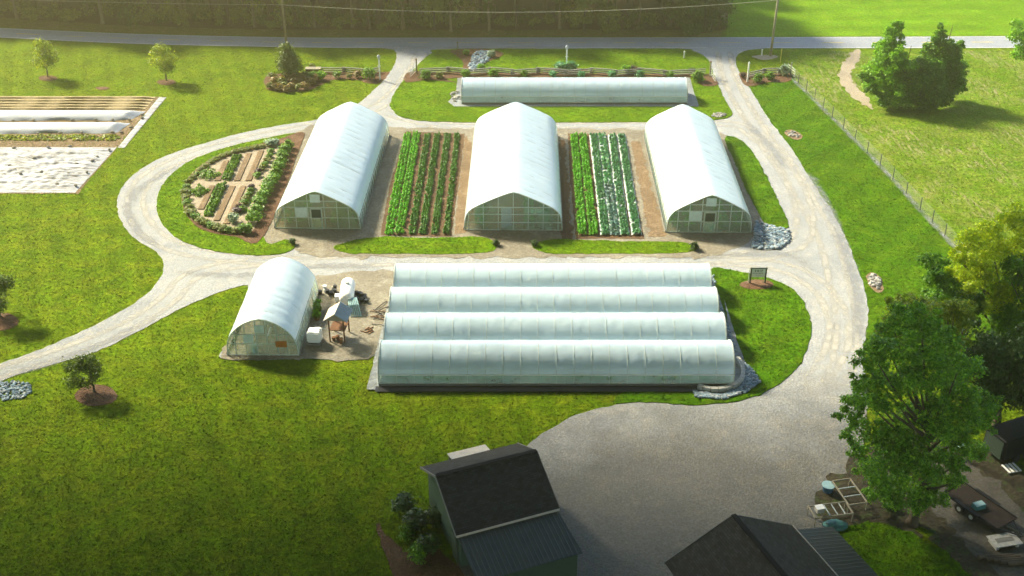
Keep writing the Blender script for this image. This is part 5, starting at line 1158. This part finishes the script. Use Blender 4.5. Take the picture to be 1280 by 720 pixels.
mb = MB(); mb.bar((0, .04, e2 - .06), (W2 / 2, .04, r2 - .06), .05, .16); mb.bar((W2 / 2, .04, r2 - .06), (W2, .04, e2 - .06), .05, .16); mb.build('rake_trim', M['board'], t)
uv_slope('lean_to_roof', (W2 + 2.9, -L2, 2.35), (W2 + 2.9, -.2, 2.35), (W2 + .12, -.2, 3.02), (W2 + .12, -L2, 3.02), .05, M['seam2'], t)
for y in (-.5, -3.5, -7): MB().box((W2 + 2.7, y, 1.15), (.14, .14, 2.3)).build('post', M['wood'], t)

# ------------------------------------------------------------------ things by the trees at lower right
def q7(x, y): return 1000 + x / 7.2, 580 + y / 7.2
def bench(a, b, wdir, width, label, nbars, h=.75):
    A, B = G(*q7(*a), h), G(*q7(*b), h); t = empty('growing_bench', (A.x, A.y, .06), label=label, cat='bench'); d = B - A; d.z = 0; n = Vector((-d.y, d.x, 0)).normalized() * width * wdir; top = Vector((0, 0, h - .06)); f = MB()
    f.bar(top, d + top, .07, .1); f.bar(n + top, n + d + top, .07, .1); f.bar(top, n + top, .07, .1); f.bar(d + top, d + n + top, .07, .1); f.build('bench_frame', M['wood'], t)
    for k in range(1, nbars): MB().bar(d * k / nbars + top, d * k / nbars + n + top, .05, .06).build('slat', M['frame'], t)
    for q in (Vector((0, 0, 0)), d, n, n + d): MB().bar(q, q + top, .06).build('leg', M['wood'], t)
    return A, d, n
A1, d1, n1 = bench((140, 487), (478, 445), 1, 1.15, 'empty wooden growing bench frame parallel to the metal roof edge', 5)
bench((440, 370), (290, 155), -1, 1.3, 'empty wooden growing bench frame standing crosswise at the tree', 3)
p = A1 + d1 * .18 + n1 * .45; t = empty('storage_box', (p.x, p.y, .82), R(15), label='pale box on the end of the wooden bench frame', cat='box')
MB().box((0, 0, .16), (.5, .4, .32)).build('body', M['stonepale'], t); MB().box((0, 0, .34), (.54, .44, .05)).build('lid', M['white'], t)
p = G(*q7(245, 250)); t = empty('wash_tub', (p.x, p.y, .06), label='blue plastic tub on the gravel beside the bench frames', cat='tub')
MB().tube([(0, 0, 0), (0, 0, .5)], [.3, .4], 14, True).build('body', plain('blue_plastic', (.05, .14, .24), .4), t); MB().tube([(0, 0, .5), (0, 0, .55)], [.44, .44], 14).build('rim', M['paleblue'], t)
fp = [G(*q7(*q)) for q in [(245, 550), (300, 610), (355, 600), (385, 555), (290, 520)]]; c = sum(fp, Vector()) / 5
mb = MB(); mb.blob((0, 0, .12), (.75, .55, .16), 5, .3, 14, 8); mb.build('folded_tarp', M['teal'], smooth=True, loc=(c.x, c.y, .06), label='crumpled teal tarp beside the end of the metal roof', cat='tarp')
# flatbed trailer
p = G(1222, 642); t = empty('flatbed_trailer', (p.x, p.y, .06), R(-58), label='dark flatbed trailer parked on the track under the trees', cat='trailer')
MB().box((0, 0, .62), (4.2, 1.9, .1)).build('deck', M['deckboard'], t); mb = MB(); [mb.box((0, s * .97, .64), (4.2, .06, .2)) for s in (-1, 1)]; mb.box((-2.12, 0, .64), (.06, 1.9, .2)); mb.build('side_rail', M['black'], t)
for x in (-.7, .25):
    for s in (-1, 1):
        wl = MB().tube([(x, s * 1.02 - .09, .33), (x, s * 1.02 + .09, .33)], .33, 16).build('wheel', M['black'], t); MB().tube([(x, s * 1.02 - .1, .33), (x, s * 1.02 + .1, .33)], .16, 12).build('rim', M['frame'], wl)
for s in (-1, 1): MB().box((-.22, s * 1.03, .74), (1.9, .26, .04)).build('mudguard', M['black'], t)
mb = MB(); mb.bar((2.1, .7, .55), (3.3, 0, .5), .08); mb.bar((2.1, -.7, .55), (3.3, 0, .5), .08); mb.build('drawbar', M['black'], t)
p2 = G(1223, 634, .75); t = empty('cool_box', (p2.x, p2.y, .73), R(20), label='light blue box standing on the flatbed trailer', cat='box'); MB().box((0, 0, .15), (.75, .5, .3)).build('body', M['teal'], t); MB().box((0, 0, .32), (.7, .42, .05)).build('lid', M['paleblue'], t)
p = G(1254, 681); t = empty('table_top', (p.x, p.y, .06), R(12), label='pale flat panel lying on blocks at the lower right corner', cat='panel'); MB().box((0, 0, .35), (1.9, 1.1, .06)).build('panel', M['stonepale'], t); MB().box((0, 0, .39), (1.2, .35, .02)).build('inset', M['board'], t)
for s in (-.7, .7): MB().box((s, 0, .16), (.2, .9, .32)).build('block', M['block'], t)
for i, (x, y) in enumerate([(1258, 660), (1266, 664)]):
    q = G(x, y); MB().bar((0, 0, .05), (.9, -.8, .05), .1).build('plank', M['wood'], loc=(q.x, q.y, .06), label='pale plank on the track behind the flatbed trailer', cat='plank', group='planks behind the flatbed trailer')
for i in range(5):
    q = G(1245 + 9 * i, 700 + 2 * i); MB().tube([(-1.1, 0, 0), (1.1, .25, 0)], [.13, .1], 8).build('log', M['bark'], loc=(q.x, q.y, .2), label='dark log in the row along the track, %s from the left' % ORD[i], cat='log', group='logs along the track')
# dark enclosed trailer
p = G(1262, 566); t = empty('enclosed_trailer', (p.x, p.y, .06), R(24), label='black enclosed trailer in deep shade at the right picture edge', cat='trailer')
mb = MB().box((0, 0, 1.25), (3.6, 2.0, 1.7)); me = mb.mesh('body'); bm = bmesh.new(); bm.from_mesh(me); bmesh.ops.bevel(bm, geom=list(bm.edges), offset=.12, segments=3, affect='EDGES'); bm.to_mesh(me); bm.free(); link('body', me, plain('black_paint', (.012, .013, .016), .3), t)
for x in (-.5, .5):
    for s in (-1, 1): MB().tube([(x, s * .98 - .1, .33), (x, s * .98 + .1, .33)], .33, 14).build('wheel', M['black'], t)
MB().box((-1.83, 0, 1.2), (.04, 1.6, 1.4)).build('rear_door', M['dark'], t)
p = G(1258, 566); t = empty('pallet', (p.x - .4, p.y - 1.9, .06), R(15), label='small pale slatted pallet before the black trailer', cat='pallet')
for k in range(4): MB().box((-.42 + .28 * k, 0, .14), (.16, .9, .03)).build('slat', M['white'], t)
mb = MB(); [mb.box((0, s, .07), (1.05, .08, .1)) for s in (-.38, .38)]; mb.build('runner', M['wood'], t)
p = G(1207, 563); mb = MB(); mb.blob((0, 0, .15), (.8, .35, .2), 9, .5, 14, 8); mb.build('plastic_sheet', M['paleblue'], smooth=True, loc=(p.x, p.y, .06), label='crumpled pale blue plastic sheet under the large foreground tree', cat='plastic sheet')

# ------------------------------------------------------------------ added unseen blockers overhead that darken the foreground, and the air
def shade_blocker(cx, cy, z, rx, ry, rot, n, seed):
    mb = MB(); random.seed(seed); Rm = Matrix.Rotation(rot, 3, 'Z')
    for k in range(n):
        u, v_ = random.uniform(-1, 1), random.uniform(-1, 1)
        c = Rm @ Vector((u * rx, v_ * ry, random.uniform(-4, 8))); r = random.uniform(.6, 1) * min(ry, 30)
        mb.blob((cx + c.x, cy + c.y, z + c.z), (r * 1.3, r * 1.1, r * .45), k, .3, 12, 8)
    mb.build('shade_blocker', plain('shade_blocker', (.25, .26, .28), 1, var=.05), smooth=True, label='unseen blocker added to darken the foreground', kind='stuff')
CZ = 95; hs = CZ / math.tan(SUN_EL); ox, oy = math.sin(SUN_AZ) * hs, math.cos(SUN_AZ) * hs
for k in range(7): shade_blocker(-330 + 110 * k, -85, CZ + 8, 70, 135, 0, 110, 20 + k)
shade_blocker(ox, oy - 4, CZ + 4, 110, 45, 0, 260, 5)

# haze
me = MB().box((0, 90, 29), (900, 700, 62)).mesh('haze')
m = bpy.data.materials.new('haze'); m.use_nodes = True; nt = m.node_tree; nt.nodes.clear()
out = nt.nodes.new('ShaderNodeOutputMaterial'); vp = nt.nodes.new('ShaderNodeVolumePrincipled')
vp.inputs['Color'].default_value = (1, .82, .38, 1); vp.inputs['Density'].default_value = .0018; vp.inputs['Anisotropy'].default_value = .8
nt.links.new(vp.outputs[0], out.inputs['Volume'])
link('haze', me, m, kind='stuff', label='thin warm haze over the farm')
